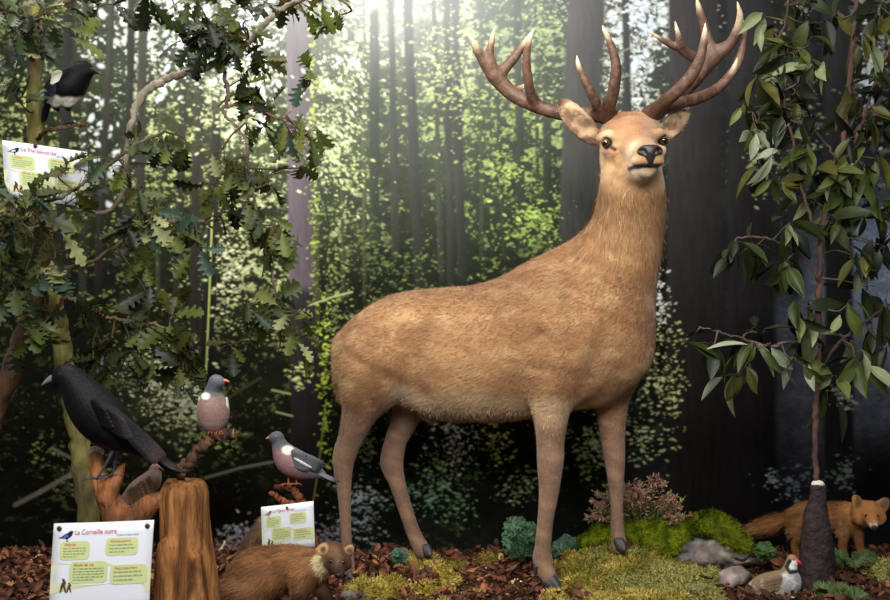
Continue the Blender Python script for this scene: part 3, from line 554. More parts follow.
antler([([(645, 122, 4.93, 8), (650, 115, 4.93, 9.5), (662, 108, 4.95, 8.2), (675, 98, 4.99, 7.6), (686, 88, 5.03, 7.6), (697, 76, 5.06, 8), (707, 63, 5.08, 9), (716, 54, 5.08, 8), (729, 45, 5.06, 6), (737, 31, 5.03, 4.6), (740, 16, 5.0, 3.4), (737.5, 2, 4.98, .9)], .02),
        ([(652, 114, 4.91, 7.5), (664, 102, 4.84, 7), (676, 92, 4.79, 6.6), (688, 80, 4.76, 6.2), (697, 66, 4.74, 5.5), (702, 52, 4.73, 4.6), (704.5, 36, 4.72, 3.4), (705.5, 23, 4.72, .9)], .015),
        ([(655, 112, 4.92, 7), (672, 105, 4.90, 6.6), (692, 100, 4.92, 6.2), (708, 94, 4.95, 5.8), (722, 85, 4.97, 5), (732, 73, 4.97, 3.8), (737.5, 58, 4.96, 1)], .015),
        ([(722, 84, 4.99, 4.6), (733, 72, 5.03, 4.6), (740, 58, 5.05, 4.4), (744, 42, 5.05, 3.6), (744.5, 30, 5.04, 2.6), (742.5, 18, 5.03, .8)], .015),
        ([(712, 58, 5.08, 7.5), (709, 44, 5.08, 5.4), (705, 28, 5.07, 4.4), (700, 12, 5.05, 3.6), (696, -4, 5.04, 1)], .02),
        ([(706, 62, 5.08, 7), (697, 59, 5.06, 5.6), (688, 54, 5.04, 5), (678, 47.5, 5.02, 4.2), (664, 41, 5.0, 3), (647, 30, 4.98, .8)], .02),
        ([(684, 51, 5.03, 4), (680, 42, 5.0, 3.4), (677.5, 32, 4.98, 2.6), (675, 21, 4.97, .8)], .012)])
# ================================================================ birds
def feathers(rows):
    """rows: (base, tip, width, normal, colour, tipcolour, bend) -> merged quads with a raised shaft line"""
    g = Geo()
    for b, t, wd, n, c, ct, bend in rows:
        b, t = np.asarray(b, float), np.asarray(t, float); d = nrm(t-b); L = np.linalg.norm(t-b); n = nrm(np.asarray(n)-d*np.dot(n, d)); s = np.cross(n, d)
        u = np.array([0, .12, .3, .5, .7, .85, .95, 1.0]); hw = wd*np.array([.45, .8, .98, 1, .96, .8, .5, .08])
        C = b+d*L*u[:, None]+n*(bend*L*np.sin(u*np.pi))[:, None]
        rows_ = [C+s*hw[:, None]-n*wd*.30, C+s*(hw*.5)[:, None]-n*wd*.05, C, C-s*(hw*.5)[:, None]-n*wd*.05, C-s*hw[:, None]-n*wd*.30]
        V = np.stack(rows_, 1).reshape(-1, 3); i = np.arange(7)[:, None]*5; j = np.arange(4)[None]
        Q = np.stack([i+j, i+5+j, i+6+j, i+1+j], -1).reshape(-1, 4)
        cc = mixc(np.tile(np.asarray(c, float), (8, 1)), ct, sstep(.6, .95, u)); cc = np.repeat(cc, 5, 0)*np.tile([.85, 1, .75, 1, .85], 8)[:, None]
        g.add(V, Q, cc)
    return g
def beak(name, root, base, tip, r, m, hook=.12, par=None):
    base, tip = np.asarray(base), np.asarray(tip); u = np.linspace(0, 1, 9); C = base+(tip-base)*u[:, None]; C[:, 2] += .1*np.linalg.norm(tip-base)*np.sin(u*3.14)-hook*np.linalg.norm(tip-base)*u**3
    V, Q = tube(C, r*(1-u**1.6)+.0006, 10); mesh_obj(name, V, Q, m, root)
def bird_leg(root, hip, foot, m, fwd, r=.0028, toe=.03, name='leg'):
    hip, foot = np.asarray(hip), np.asarray(foot); g = Geo(); k = hip*.4+foot*.6+np.array([0, .004, 0])
    g.add(*tube(spline([hip, k, foot], 4), [r*1.4]*1+[r*1.2]*4+[r]*4, 8))
    f = nrm(fwd); s = nrm(np.cross(f, [0, 0, 1.]))
    for a, l in ((0, 1), (.5, .9), (-.5, .9), (math.pi, .7)):
        d = f*math.cos(a)+s*math.sin(a); pts = [foot, foot+d*toe*l*.5+[0, 0, .004], foot+d*toe*l*.9, foot+d*toe*l*1.1+[0, 0, -.006]]
        g.add(*tube(spline(pts, 3), np.linspace(r*.95, r*.3, 10), 6))
    g.obj(name, m, root)
def bird_eye(root, p, r, iris, toward):
    v, q = ball(p, r, 12, 8); f = nrm(v-p)@nrm(toward)
    mesh_obj('eye', v, q, mat('glass_eye', rough=.05, spec=.6, coat=.6), root, col=np.where((f > .72)[:, None], lin((5, 5, 5)), lin(iris)))
plum = mat('plumage', rough=.6, spec=.3, sheen=.1, noise=(160, .22), bump=(220, .4, .004))
plumb = mat('black_plumage', rough=.5, spec=.14, noise=(120, .25), bump=(200, .5, .004))
LEFT, DOWN, CAMW = np.array([-1., 0, 0]), np.array([0, 0, -1.]), np.array([0, -1., 0])

# ---- carrion crow on the broken log
D = 3.6
crow = thing('carrion_crow', 'black crow with bluish beak perched on the broken log', 'crow', P(95, 481, D))
b = Blob()
b.ch([pd(65, 377, D, 13), pd(70, 379, D, 14), pd(78, 389, D, 17), pd(92, 408, D, 23.5), pd(106, 422, D, 24), pd(122, 434, D, 17.5), pd(140, 446, D, 10.5), pd(152, 455, D, 6)], .02)
b.ch([pd(60, 380, D, 7), pd(56, 382, D, 5)], .012)
for s in (-1, 1): b.ch([pd(112, 434, D+s*.03, 11), pd(116, 443, D+s*.03, 6.5), pd(115, 448, D+s*.03, 3)], .015)
V, Q = b.mesh(.0045); c = np.tile(lin((13, 12, 14)), (len(V), 1))*(.6+.7*fbm3(V*[1, 1, 2], 45, 2))[:, None]
mesh_obj('body', V, Q, plumb, crow, col=c)
bk = lin((11, 10, 12)); bb = lin((52, 42, 39))
for s, nm in ((-1, 'wing'), (1, 'wing')):
    o = D+s*.088; rows = []
    for k in range(9):
        t = k/8; rows.append((P(108+t*16, 408+t*24-(1-t)*4, o-s*.006*(1-t)), P(166-t*10, 456+t*8, o-s*.020+s*.002*k), .0115, [-.25, s*1., .5], bk*(1.6+1.2*t), bb*1.3, .03))
    for k in range(7):
        t = k/6; rows.append((P(97+t*10, 402+t*22, o-s*.004), P(126+t*6, 424+t*14, o+s*.004), .014, [-.3, s*1., .35], bk*1.6, bb*1.2, .06))
    for k in range(5):
        t = k/4; rows.append((P(91+t*8, 400+t*18, o-s*.012), P(106+t*8, 412+t*16, o+s*.008), .013, [-.4, s*1., .3], bk, bk*1.4, .08))
    feathers(rows).obj(nm, plumb, crow)
rows = [(P(136, 441, D+.010*(k-3)), P(183-abs(k-3)*2, 472+(k-3)*.8, D+.018*(k-3)), .013, [-.5, -.25*(k-3)/3-.35, .8], bk, bb, .01) for k in range(7)]
feathers(rows).obj('tail', plumb, crow)
cbm = mat('crow_beak', (96, 100, 108), rough=.25, spec=.55)
beak('beak', crow, P(60, 377, D), P(41, 384.5, D-.02), R(4.8, D), cbm, .06)
bird_eye(crow, P(60, 374, D-.033), .0042, (18, 14, 12), [-.4, -1, 0]); bird_eye(crow, P(60, 374, D+.033), .0042, (18, 14, 12), [-.4, 1, 0])
clg = mat('dark_legs', (58, 60, 68), rough=.4, spec=.4)
bird_leg(crow, P(117, 444, D-.03), P(97, 479, D-.035), clg, [-1, -.3, 0], .0036, .042); bird_leg(crow, P(119, 446, D+.03), P(112, 476, D+.02), clg, [-1, -.3, 0], .0036, .042)

# ---- magpie on a twig
D = 4.1
mag = thing('magpie', 'black and white magpie perched on a twig above its sign', 'magpie', P(68, 125, D))
b = Blob(); b.ch([pd(83, 71, D, 10.5), pd(79, 74, D, 13), pd(73, 81, D, 16), pd(66, 88, D, 17.5), pd(58, 92, D+.01, 14), pd(49, 95, D+.04, 8)], .02)
b.ch([pd(88, 71, D-.01, 6), pd(92, 72, D-.02, 3.6)], .012)
for s in (-1, 1): b.ch([pd(63+s*6, 99, D, 6.5), pd(62+s*6, 106, D, 4), pd(63+s*5, 110, D, 2)], .012)
V, Q = b.mesh(.0045); pp = proj(V); t = (pp-[75, 98])@nrm(np.array([-.45, 1.])) ; t2 = (pp-[62, 97])@nrm(np.array([-.5, .87]))
c = np.tile(lin((9, 9, 11)), (len(V), 1)); wh = sstep(-2, 1.5, pp[:, 1]-(98-.02*(pp[:, 0]-60)+np.clip(62-pp[:, 0], 0, 20)*-.45)-2*(fbm3(V, 60, 3)-.5)); c = mixc(c, lin((228, 220, 200)), wh*sstep(108, 104, pp[:, 1])); c = c*(.75+.5*fbm3(V, 50, 3))[:, None]
mesh_obj('body', V, Q, plumb, mag, col=c)
wht = lin((232, 226, 200))
for s in (-1, 1):
    o = D+s*.052; rows = []
    for k in range(6):
        t = k/5; rows.append((P(57-t*2, 76+t*14, o+s*.004), P(44-t, 96+t*6, o+s*.006), .011, [-.3, s*1., .3], lin((18, 22, 34)), lin((22, 30, 54)), .05))
    for k in range(4):
        t = k/3; rows.append((P(62-t*3, 72+t*6, o+s*.008), P(52-t*2, 74+t*9, o+s*.010), .011, [-.3, s*1., .4], wht, wht, .08))
    feathers(rows).obj('wing', plumb, mag)
feathers([(P(50, 93, D+.03+.008*k), P(43+k*.6, 122, D+.10+.012*k), .010, [.3, -.9, .3], lin((16, 22, 30)), lin((20, 36, 44)), .02) for k in range(-2, 3)]).obj('tail', plumb, mag)
beak('beak', mag, P(91, 71, D-.02), P(101.5, 74, D-.035), R(3.6, D), mat('black_beak', (24, 23, 24), rough=.3, spec=.5))
bird_eye(mag, P(86, 69, D-.036), .0035, (14, 10, 8), [.3, -1, 0])
for x0, x1 in ((57, 66.5), (69, 71)): bird_leg(mag, P(x0, 106, D), P(x1, 124, D), mat('black_legs', (26, 26, 30), rough=.45), [.7, -.6, 0], .0026, .026)

# ---- wood pigeons
PG = dict(pink=lin((138, 106, 96)), grey=lin((104, 102, 106)), head=lin((90, 89, 97)), white=lin((222, 220, 212)), dark=lin((44, 44, 50)), foot=mat('orange_feet', (176, 92, 62), rough=.5))
obk = mat('orange_beak', (214, 128, 92), rough=.4)
D = 3.66
pg = thing('wood_pigeon', 'wood pigeon facing forward on the knobbly branch above the stump', 'pigeon', P(217, 430, D), 'wood pigeons')
b = Blob(); b.ch([pd(216, 382, D-.01, 7.6), pd(213, 389, D-.005, 7), pd(211, 396, D, 8.6), pd(211.5, 400, D, 11.5), pd(213, 408, D, 16), pd(213, 416, D, 15.5), pd(213, 426, D+.01, 9), pd(212, 434, D+.03, 4)], .016); b.ch([pd(221, 382, D-.02, 4.5)], .01)
V, Q = b.mesh(.004); pp = proj(V); c = np.tile(PG['pink'], (len(V), 1)); c = mixc(c, lin((176, 146, 138)), .5*sstep(415, 430, pp[:, 1])); c = mixc(c, PG['head'], sstep(399, 391, pp[:, 1])); c = mixc(c, lin((96, 110, 100)), .5*sstep(5, 1, np.abs(pp[:, 1]-393)))
c = mixc(c, PG['white'], sstep(4.4, 2.6, np.hypot((pp[:, 0]-205.5)*.8, (pp[:, 1]-396)*1.0))); c = mixc(c, PG['grey'], sstep(-.2, .4, (V[:, 1]-D)/.05)*.9); c *= (.8+.4*fbm3(V, 60, 3))[:, None]
mesh_obj('body', V, Q, plum, pg, col=c)
for s, x in ((-1, 199.5), (1, 226.5)):
    rows = [(P(x-s*1+s*t*-2, 399+t*9, D-.012+.012*k), P(x-s*(2.5-t*2)+s*1, 424+t*5, D-.004+.014*k), .011, [s*1., -.5, .2], PG['grey']*(.9 if s < 0 else .7), PG['dark'], .06) for k, t in ((k, k/4) for k in range(5))]
    rows.append((P(x+s*.5, 397, D-.014), P(x+s*1.2, 412, D-.012), .006, [s*1., -.6, .2], PG['white'], PG['white'], .05))
    feathers(rows).obj('wing', plum, pg)
feathers([(P(212, 428, D+.03), P(210+k, 446, D+.10), .012, [0, -1, .3], PG['grey'], PG['dark'], 0) for k in (-2, 0, 2)]).obj('tail', plum, pg)
beak('beak', pg, P(222, 381, D-.02), P(229.5, 381.8, D-.03), R(1.7, D), obk, .03); bird_eye(pg, P(219, 379.5, D-.026), .003, (220, 200, 120), [.2, -1, 0])
for x in (210, 218): bird_leg(pg, P(x, 426, D), P(x+1, 432, D-.004), PG['foot'], [.3, -1, 0], .0028, .022)

D = 4.72
p2 = thing('wood_pigeon', 'grey wood pigeon in profile perched above the small white sign', 'pigeon', P(288, 485, D), 'wood pigeons')
b = Blob(); b.ch([pd(277, 438, D, 7), pd(279, 443, D, 7.2), pd(282, 450, D, 9.5), pd(289, 460, D, 14), pd(299, 465, D, 13.5), pd(311, 470, D, 9), pd(322, 474, D, 4)], .018); b.ch([pd(273, 438, D, 4.4)], .01)
V, Q = b.mesh(.0045); pp = proj(V); c = np.tile(PG['grey'], (len(V), 1)); c = mixc(c, lin((150, 112, 112)), sstep(-4, 4, pp[:, 1]-449)*sstep(308, 292, pp[:, 0]+.4*(460-pp[:, 1]))); c = mixc(c, PG['head'], sstep(448, 444, pp[:, 1])); c = mixc(c, PG['white'], sstep(6, 4, np.hypot((pp[:, 0]-286)*.9, (pp[:, 1]-450)*1.1)-(pp[:, 0]-286)*.25)); c *= (.8+.4*fbm3(V, 60, 3))[:, None]
mesh_obj('body', V, Q, plum, p2, col=c)
for s in (-1, 1):
    o = D+s*.056; rows = []
    for k in range(7):
        t = k/6; rows.append((P(297+t*4, 452+t*10, o+s*.002), P(326-t*6, 465+t*6, o-s*.016), .011, [-.1, s*1., .35], PG['grey']*.8, PG['dark']*1.2, .05))
    for k in range(5):
        t = k/4; rows.append((P(291+t*3, 451+t*13, o), P(307+t*2, 456+t*13, o+s*.004), .013, [-.1, s*1., .3], PG['grey']*.9, PG['grey']*.8, .08))
    rows.append((P(294, 458, o+s*.012), P(312, 468, o+s*.004), .0048, [-.1, s*1., .2], PG['white'], PG['white'], .06)); feathers(rows).obj('wing', plum, p2)
feathers([(P(314, 470, D+.008*k), P(340-abs(k), 481.5, D+.014*k), .010, [-.4, -.4, .8], PG['grey'], PG['dark']*.6, 0) for k in range(-2, 3)]).obj('tail', plum, p2)
beak('beak', p2, P(272, 438, D), P(265.5, 438.5, D), R(1.9, D), mat('yellow_beak', (222, 150, 78), rough=.4)); bird_eye(p2, P(275.5, 436.5, D-.026), .0034, (226, 200, 120), [0, -1, 0])
for x in (289, 297): bird_leg(p2, P(x, 474, D), P(x-1, 484.5, D), PG['foot'], [-1, -.2, 0], .0034, .03)

# ---- turtle dove tucked behind the log
D = 3.74
td = thing('turtle_dove', 'small brown scaly backed dove tucked between the broken log and the stump', 'dove', P(140, 503, D))
b = Blob(); b.ch([pd(155, 469, D+.01, 5.5), pd(154, 475, D, 7.5), pd(149, 483, D, 11), pd(139, 491, D, 11.5), pd(129, 498, D, 7.5), pd(121, 503, D, 3.5)], .016); b.ch([pd(157, 468, D, 4)], .01)
V, Q = b.mesh(.004); pp = proj(V); c = np.tile(lin((150, 122, 112)), (len(V), 1)); c = mixc(c, lin((190, 180, 172)), sstep(2, 7, (pp-[150, 486])@nrm(np.array([.45, .9])))); c *= (.8+.4*fbm3(V, 60, 3))[:, None]
mesh_obj('body', V, Q, plum, td, col=c)
for s in (-1, 1):
    rows = []
    for a in range(5):
        for k in range(5):
            t = a/4; rows.append((P(150-t*17+k*1.0, 476+t*11+k*3.0+(a%2), D+s*.045), P(144-t*18+k*1.2, 483+t*11+k*2.8+(a%2), D+s*(.050-.004*a)), .0068, [-.3, s*1., .5], lin((84, 62, 44)), lin((176, 116, 66)), .08))
    feathers(rows).obj('wing', plum, td)
feathers([(P(126, 498, D+.006*k), P(116+abs(k)*.6, 506, D+.012*k), .009, [.5, -.5, .7], lin((96, 84, 78)), lin((214, 210, 204)), 0) for k in range(-2, 3)]).obj('tail', plum, td)
beak('beak', td, P(159, 468.5, D-.005), P(165, 471, D-.01), R(1.8, D), mat('black_beak')); bird_eye(td, P(157, 466.5, D-.016), .0028, (190, 100, 50), [.3, -1, 0])
for x in (143, 150): bird_leg(td, P(x, 496, D), P(x, 504, D-.01), mat('pink_feet', (150, 70, 66), rough=.5), [0, -1, 0], .0026, .02)

# ---- red-legged partridge in the litter
D = 4.80
pt = thing('red_legged_partridge', 'small partridge with red beak and white throat sitting in the leaf litter', 'partridge', P(780, 593, D))
b = Blob(); b.ch([pd(792, 560, D, 5.6), pd(791, 566, D, 6.2), pd(789, 574, D, 9), pd(787, 583, D, 14), pd(777, 586, D+.02, 15), pd(764, 587, D+.05, 12.5), pd(752, 590, D+.08, 7)], .02); b.ch([pd(795, 562, D-.01, 3.6)], .01)
V, Q = b.mesh(.0042); pp = proj(V); c = np.tile(lin((132, 108, 82)), (len(V), 1)); c = mixc(c, mixc(np.tile(lin((150, 148, 146)), (len(V), 1)), lin((190, 184, 176)), sstep(.45, .65, vnoise3(V, 90, 5))), sstep(779, 784, pp[:, 0])*sstep(570, 575, pp[:, 1])); c = mixc(c, lin((196, 188, 176)), .7*sstep(.55, .7, vnoise3(V, 70, 3))*sstep(790, 775, pp[:, 0])*sstep(578, 584, pp[:, 1]))
c = mixc(c, lin((226, 222, 214)), sstep(571, 568, pp[:, 1])*sstep(559, 562, pp[:, 1])*sstep(788, 791, pp[:, 0])); c = mixc(c, lin((150, 110, 84)), sstep(559.5, 556.5, pp[:, 1])); c = mixc(c, lin((24, 22, 22)), sstep(2.4, 1.2, segd(pp, [(790, 561), (786.5, 567), (790, 572.5), (797, 571.5)]))); c *= (.78+.44*fbm3(V, 60, 3))[:, None]
mesh_obj('body', V, Q, plum, pt, col=c)
for s in (-1, 1):
    rows = [(P(782-t*8, 577+k*3.2+t*2, D+s*.066+.02), P(768-t*8, 581+k*3.2+t*2, D+s*.066+.04), .011, [-.2, s*1., .4], lin((120, 94, 68)), lin((176, 150, 118)), .08) for t in (0, 1) for k in range(4)]; feathers(rows).obj('wing', plum, pt)
feathers([(P(756, 588, D+.07), P(742+k, 592, D+.11+.01*k), .011, [0, -.6, .8], lin((110, 84, 62)), lin((150, 92, 60)), 0) for k in (-2, 0, 2)]).obj('tail', plum, pt)
rbk = mat('red_beak', (206, 52, 44), rough=.35); beak('beak', pt, P(796, 561, D-.014), P(802, 564, D-.03), R(2.4, D), rbk)
bird_eye(pt, P(793.5, 559.5, D-.022), .003, (150, 40, 30), [.2, -1, 0])
for x in (778, 786): bird_leg(pt, P(x, 590, D), P(x+1, 595, D-.01), mat('red_legs', (180, 60, 50), rough=.5), [.6, -1, 0], .003, .02)

# ================================================================ pine marten
D = 4.3
ma = thing('marten', 'brown marten crouching in the foreground below the small white sign', 'marten', [*P(280, 560, D)[:2], 0])
b = Blob()
b.ch([pd(240, 606, D+.03, 18), pd(246, 592, D+.02, 25), pd(258, 577, D, 28), pd(273, 571, D, 25), pd(290, 567, D-.01, 22), pd(304, 568, D-.02, 20.5), pd(316, 565, D-.03, 16), pd(326, 560, D-.04, 15)], .03)
b.ch([pd(332, 557, D-.05, 15.5), pd(336, 560, D-.07, 13)], .02); b.ch([pd(336, 563, D-.085, 10.5), pd(338, 570.5, D-.128, 6.4), pd(338.5, 575, D-.13, 3.8)], .014)
b.ch([pd(326, 565, D-.07, 7)], .02); b.ch([pd(346, 564, D-.07, 6)], .02)
for x, dx in ((322, -1), (350.5, 1)):
    b.ch([pd(x-dx*2.5, 553, D-.05, 5), pd(x-dx*.5, 549, D-.055, 4.6), pd(x+dx*.3, 547, D-.05, 2.8)], .008, ([.1*dx, 1, .2], .55)); b.ch([pd(x-dx*.6, 550, D-.076, 3.2)], .005, sub=True)
for s in (-1, 1):
    b.ch([pd(246, 596, D+s*.05, 19), pd(250, 612, D+s*.06, 11), pd(244, 622, D+s*.06, 7), pd(254, 628, D+s*.06-.02, 6)], .02)
b.ch([pd(302, 576, D-.07, 13), pd(301, 594, D-.08, 8.5), pd(301, 614, D-.08, 6.5), pd(305, 627, D-.10, 6)], .02)
b.ch([pd(314, 576, D+.02, 11), pd(324, 592, D+.0, 7.5), pd(330, 608, D-.01, 6), pd(336, 622, D-.03, 5.5)], .02)
b.ch([pd(238, 600, D+.05, 12), pd(228, 614, D+.09, 11), pd(214, 622, D+.16, 12), pd(196, 624, D+.24, 9), pd(184, 624, D+.28, 3)], .02)
V, Q = b.mesh(.0062); pp = proj(V); N = vnormals(V, Q)
c = np.tile(lin((128, 86, 54)), (len(V), 1)); c = mixc(c, lin((166, 116, 74)), .8*sstep(.45, .7, fbm3(V, 16, 3))); c = mixc(c, lin((78, 53, 38)), sstep(318, 330, pp[:, 0])*.85)
c = mixc(c, lin((58, 40, 30)), sstep(583, 600, pp[:, 1])*sstep(288, 296, pp[:, 0])); c = mixc(c, lin((70, 48, 34)), sstep(600, 615, pp[:, 1]))
c = mixc(c, lin((120, 90, 66)), .8*sstep(9, 4, segd(pp, [(333, 552), (337, 562)]))*(V[:, 1] < D)); c = mixc(c, lin((226, 206, 160)), sstep(5.5, 3, segd(pp, [(317, 559), (319, 569), (326, 575)]))*(V[:, 1] < D+.0))
for x in (322, 350.5): c = mixc(c, lin((186, 152, 104)), .9*sstep(7.5, 5, np.hypot(pp[:, 0]-x, pp[:, 1]-548))*(V[:, 1] < D-.02)*(N[:, 1] < .2))
for x in (323, 349.5): c = mixc(c, lin((112, 78, 54)), sstep(3.6, 2, np.hypot(pp[:, 0]-x, pp[:, 1]-550.5))*(V[:, 1] < D-.02))
c = mixc(c, lin((66, 46, 36)), sstep(6, 3, segd(pp, [(331, 561), (333, 567), (337, 570)]))*.7*(V[:, 1] < D-.06)); c = mixc(c, lin((66, 46, 36)), sstep(5, 2, segd(pp, [(343, 562.5), (341, 567)]))*.7*(V[:, 1] < D-.06))
c *= (.85+.3*fbm3(V, 60, 4))[:, None]
mesh_obj('body', V, Q, mat('marten_coat', rough=.8, spec=.2, noise=(150, .2), bump=(260, .5, .006)), ma, col=c)
flow = np.tile([-.8, .15, -.55], (len(V), 1)); flow = np.where((pp[:, 0] > 318)[:, None], [-.6, .8, -.2], flow); ln = np.where(pp[:, 0] > 324, .007, .020); ln = np.where(pp[:, 1] > 600, .010, ln); ln = np.where((V[:, 1] < D-.06) & (pp[:, 0] > 324), .004, ln); ln = np.where((np.hypot(pp[:, 0]-322, pp[:, 1]-549) < 9) | (np.hypot(pp[:, 0]-350.5, pp[:, 1]-549) < 8), .004, ln)
fv, ff, fc = fur(V, Q, c, flow, ln, 26000, .0009, .28, 8, .22); mesh_obj('fur', fv, ff, mat('deer_fur'), ma, col=fc, kind='stuff')
bird_eye(ma, P(331, 561.5, D-.119), .0078, (14, 9, 7), [-.1, -1, 0]); bird_eye(ma, P(343, 562.3, D-.116), .0075, (14, 9, 7), [.2, -1, 0])
v, q = ball(P(338.5, 575, D-.145), [.0105, .007, .008]); mesh_obj('nose', v, q, mat('wet_nose'), ma)

# ================================================================ fox
D = 5.3
fx = thing('red_fox', 'red fox walking behind the young chestnut tree and looking out', 'fox', [*P(835, 555, D)[:2], 0])
b = Blob()
b.ch([pd(797, 518, D+.04, 10), pd(806, 517, D+.03, 15.5), pd(820, 517, D+.02, 15.5), pd(836, 517, D, 15.5), pd(848, 518, D-.02, 16), pd(856, 517, D-.04, 13), pd(863, 515, D-.07, 12)], .03, ([.1, 1, 0], .75))
b.ch([pd(800, 516, D+.06, 8), pd(788, 519, D+.10, 7), pd(773, 524, D+.14, 8.5), pd(758, 528, D+.18, 7), pd(748, 530, D+.2, 3)], .02)
b.ch([pd(866, 513, D-.09, 12.5), pd(871, 513, D-.11, 12)], .02); b.ch([pd(870, 516, D-.14, 8.5), pd(872, 520, D-.19, 6.2), pd(873.5, 525, D-.235, 4), pd(874, 527, D-.25, 3)], .016)
b.ch([pd(860, 519, D-.11, 6)], .02); b.ch([pd(880, 518, D-.12, 6)], .02)
for tip, base in (((853.5, 494), (859, 507)), ((889, 498), (880, 508))):
    m_ = [(tip[0]*.5+base[0]*.5), (tip[1]*.5+base[1]*.5)]; ax = [(-.3 if tip[0] < 870 else .3), 1, .1]
    b.ch([pd(*base, D-.10, 7), pd(*m_, D-.11, 5.6), pd(*tip, D-.11, .8)], .01, (ax, .4)); b.ch([pd(base[0], base[1]-1, D-.135, 4.2), pd(*m_, D-.135, 3.2), pd(tip[0]*.8+base[0]*.2, tip[1]*.8+base[1]*.2, D-.128, .8)], .006, (ax, .5), sub=True)
b.ch([pd(802, 524, D+.0, 12), pd(799, 537, D, 6.5), pd(795, 545, D+.01, 4.2), pd(798, 556, D, 4), pd(802, 559, D-.02, 3.6)], .02); b.ch([pd(806, 524, D+.08, 12), pd(812, 540, D+.09, 6), pd(808, 548, D+.1, 4), pd(811, 556, D+.09, 3.6)], .02)
b.ch([pd(845, 524, D-.05, 9.5), pd(843.5, 538, D-.06, 5.4), pd(843, 550, D-.06, 4.2), pd(845, 557, D-.08, 4)], .02); b.ch([pd(855, 524, D-.03, 8.5), pd(859, 540, D-.04, 5), pd(861, 552, D-.05, 4), pd(864, 559, D-.07, 4)], .02)
V, Q = b.mesh(.0068); pp = proj(V); N = vnormals(V, Q)
c = np.tile(lin((146, 98, 56)), (len(V), 1)); c = mixc(c, lin((116, 76, 44)), .7*sstep(.45, .7, fbm3(V, 14, 3))); c = mixc(c, lin((196, 142, 78)), .6*sstep(836, 850, pp[:, 0])*sstep(520, 508, pp[:, 1])*(pp[:, 0] < 856)); c = mixc(c, lin((176, 128, 84)), sstep(546, 530, pp[:, 1])*sstep(524, 534, pp[:, 1])*.6)
c = mixc(c, lin((120, 74, 40)), sstep(530, 545, pp[:, 1])*.6); hd = (pp[:, 0] > 856) & (V[:, 1] < D-.08)
c = mixc(c, lin((178, 118, 66)), hd*.9); c = mixc(c, lin((222, 200, 168)), sstep(5, 2.5, np.minimum(segd(pp, [(868, 526), (872, 529)]), segd(pp, [(879, 525), (876, 528)])))*hd*.8); c = mixc(c, lin((110, 84, 62)), sstep(6, 2, segd(pp, [(858, 504), (855, 498)]))*hd*(N[:, 1] < 0)); c = mixc(c, lin((110, 84, 62)), sstep(6, 2, segd(pp, [(883, 505), (887, 500)]))*hd*(N[:, 1] < 0))
c *= (.85+.3*fbm3(V, 60, 4))[:, None]
mesh_obj('body', V, Q, mat('marten_coat'), fx, col=c)
flow = np.tile([-1., .2, -.4], (len(V), 1)); flow = np.where(hd[:, None], [-.3, 1, .1], flow); ln = np.where(hd, .005, np.where(pp[:, 0] < 795, .034, .018)); ln = np.where(pp[:, 1] > 536, .007, ln); ln = np.where((pp[:, 1] < 509) & (pp[:, 0] > 850), .005, ln)
fv, ff, fc = fur(V, Q, c, flow, ln, 22000, .0011, .25, 9, .2); mesh_obj('fur', fv, ff, mat('deer_fur'), fx, col=fc, kind='stuff')
bird_eye(fx, P(866.5, 516, D-.183), .0075, (40, 24, 10), [-.1, -1, 0]); bird_eye(fx, P(877, 516.2, D-.183), .0072, (40, 24, 10), [.15, -1, 0])
v, q = ball(P(874, 527, D-.262), [.012, .009, .009]); mesh_obj('nose', v, q, mat('wet_nose'), fx)
# ================================================================ trees, stump, branches
bark = mat('bark', rough=.9, spec=.15, noise=(35, .35), bump=(55, .9, .012), stretch=(1, 1, .35))
leafm = mat('leaf_green', rough=.45, spec=.35, noise=(30, .18), trans=.22)
def limb(name, rows, d, parent, c0, c1, ns=12, wob=.18, seed=0, n=8, ret=False, moss=None):
    """rows (px,py,radius px[,depth offset])"""
    p = spline([pd(r[0], r[1], d+(r[3] if len(r) > 3 else 0), r[2]) for r in rows], n)
    pts = p[:, :3]+.003*np.random.default_rng(seed).normal(size=(len(p), 3)); V, Q = tube(pts, p[:, 3], ns, wob, seed)
    c = mixc(np.tile(lin(c0), (len(V), 1)), lin(c1), sstep(.35, .65, fbm3(V, 14, seed)))
    if moss: c = mixc(c, lin(moss), sstep(.5, .68, fbm3(V, 9, seed+3)))
    c = c*(.75+.5*fbm3(V*[1, 1, .4], 70, 2))[:, None]
    mesh_obj(name, V, Q, bark, parent, col=c); return p
OAK = np.array([(0, .015), (.10, .03), (.17, .09), (.23, .16), (.27, .07), (.33, .10), (.40, .24), (.46, .26), (.49, .12), (.55, .14), (.63, .30), (.69, .29), (.71, .14), (.77, .15), (.83, .25), (.88, .22), (.90, .13), (.96, .13), (1.0, .02)])
oak_t = [leaf_tmpl(OAK, .25, .22), leaf_tmpl(OAK*[1, .85], -.2, .35, twist=.12), leaf_tmpl(OAK*[1, 1.1], .4, .1, twist=-.15)]
CH = np.array([(0, .012), (.08, .05), (.2, .12), (.33, .165), (.45, .18), (.57, .172), (.7, .14), (.82, .095), (.92, .05), (1.0, .006)])
ch_t = [leaf_tmpl(CH, .3, .20), leaf_tmpl(CH*[1, 1.15], .15, .45, twist=.1), leaf_tmpl(CH*[1, .9], .5, .3, twist=-.12)]
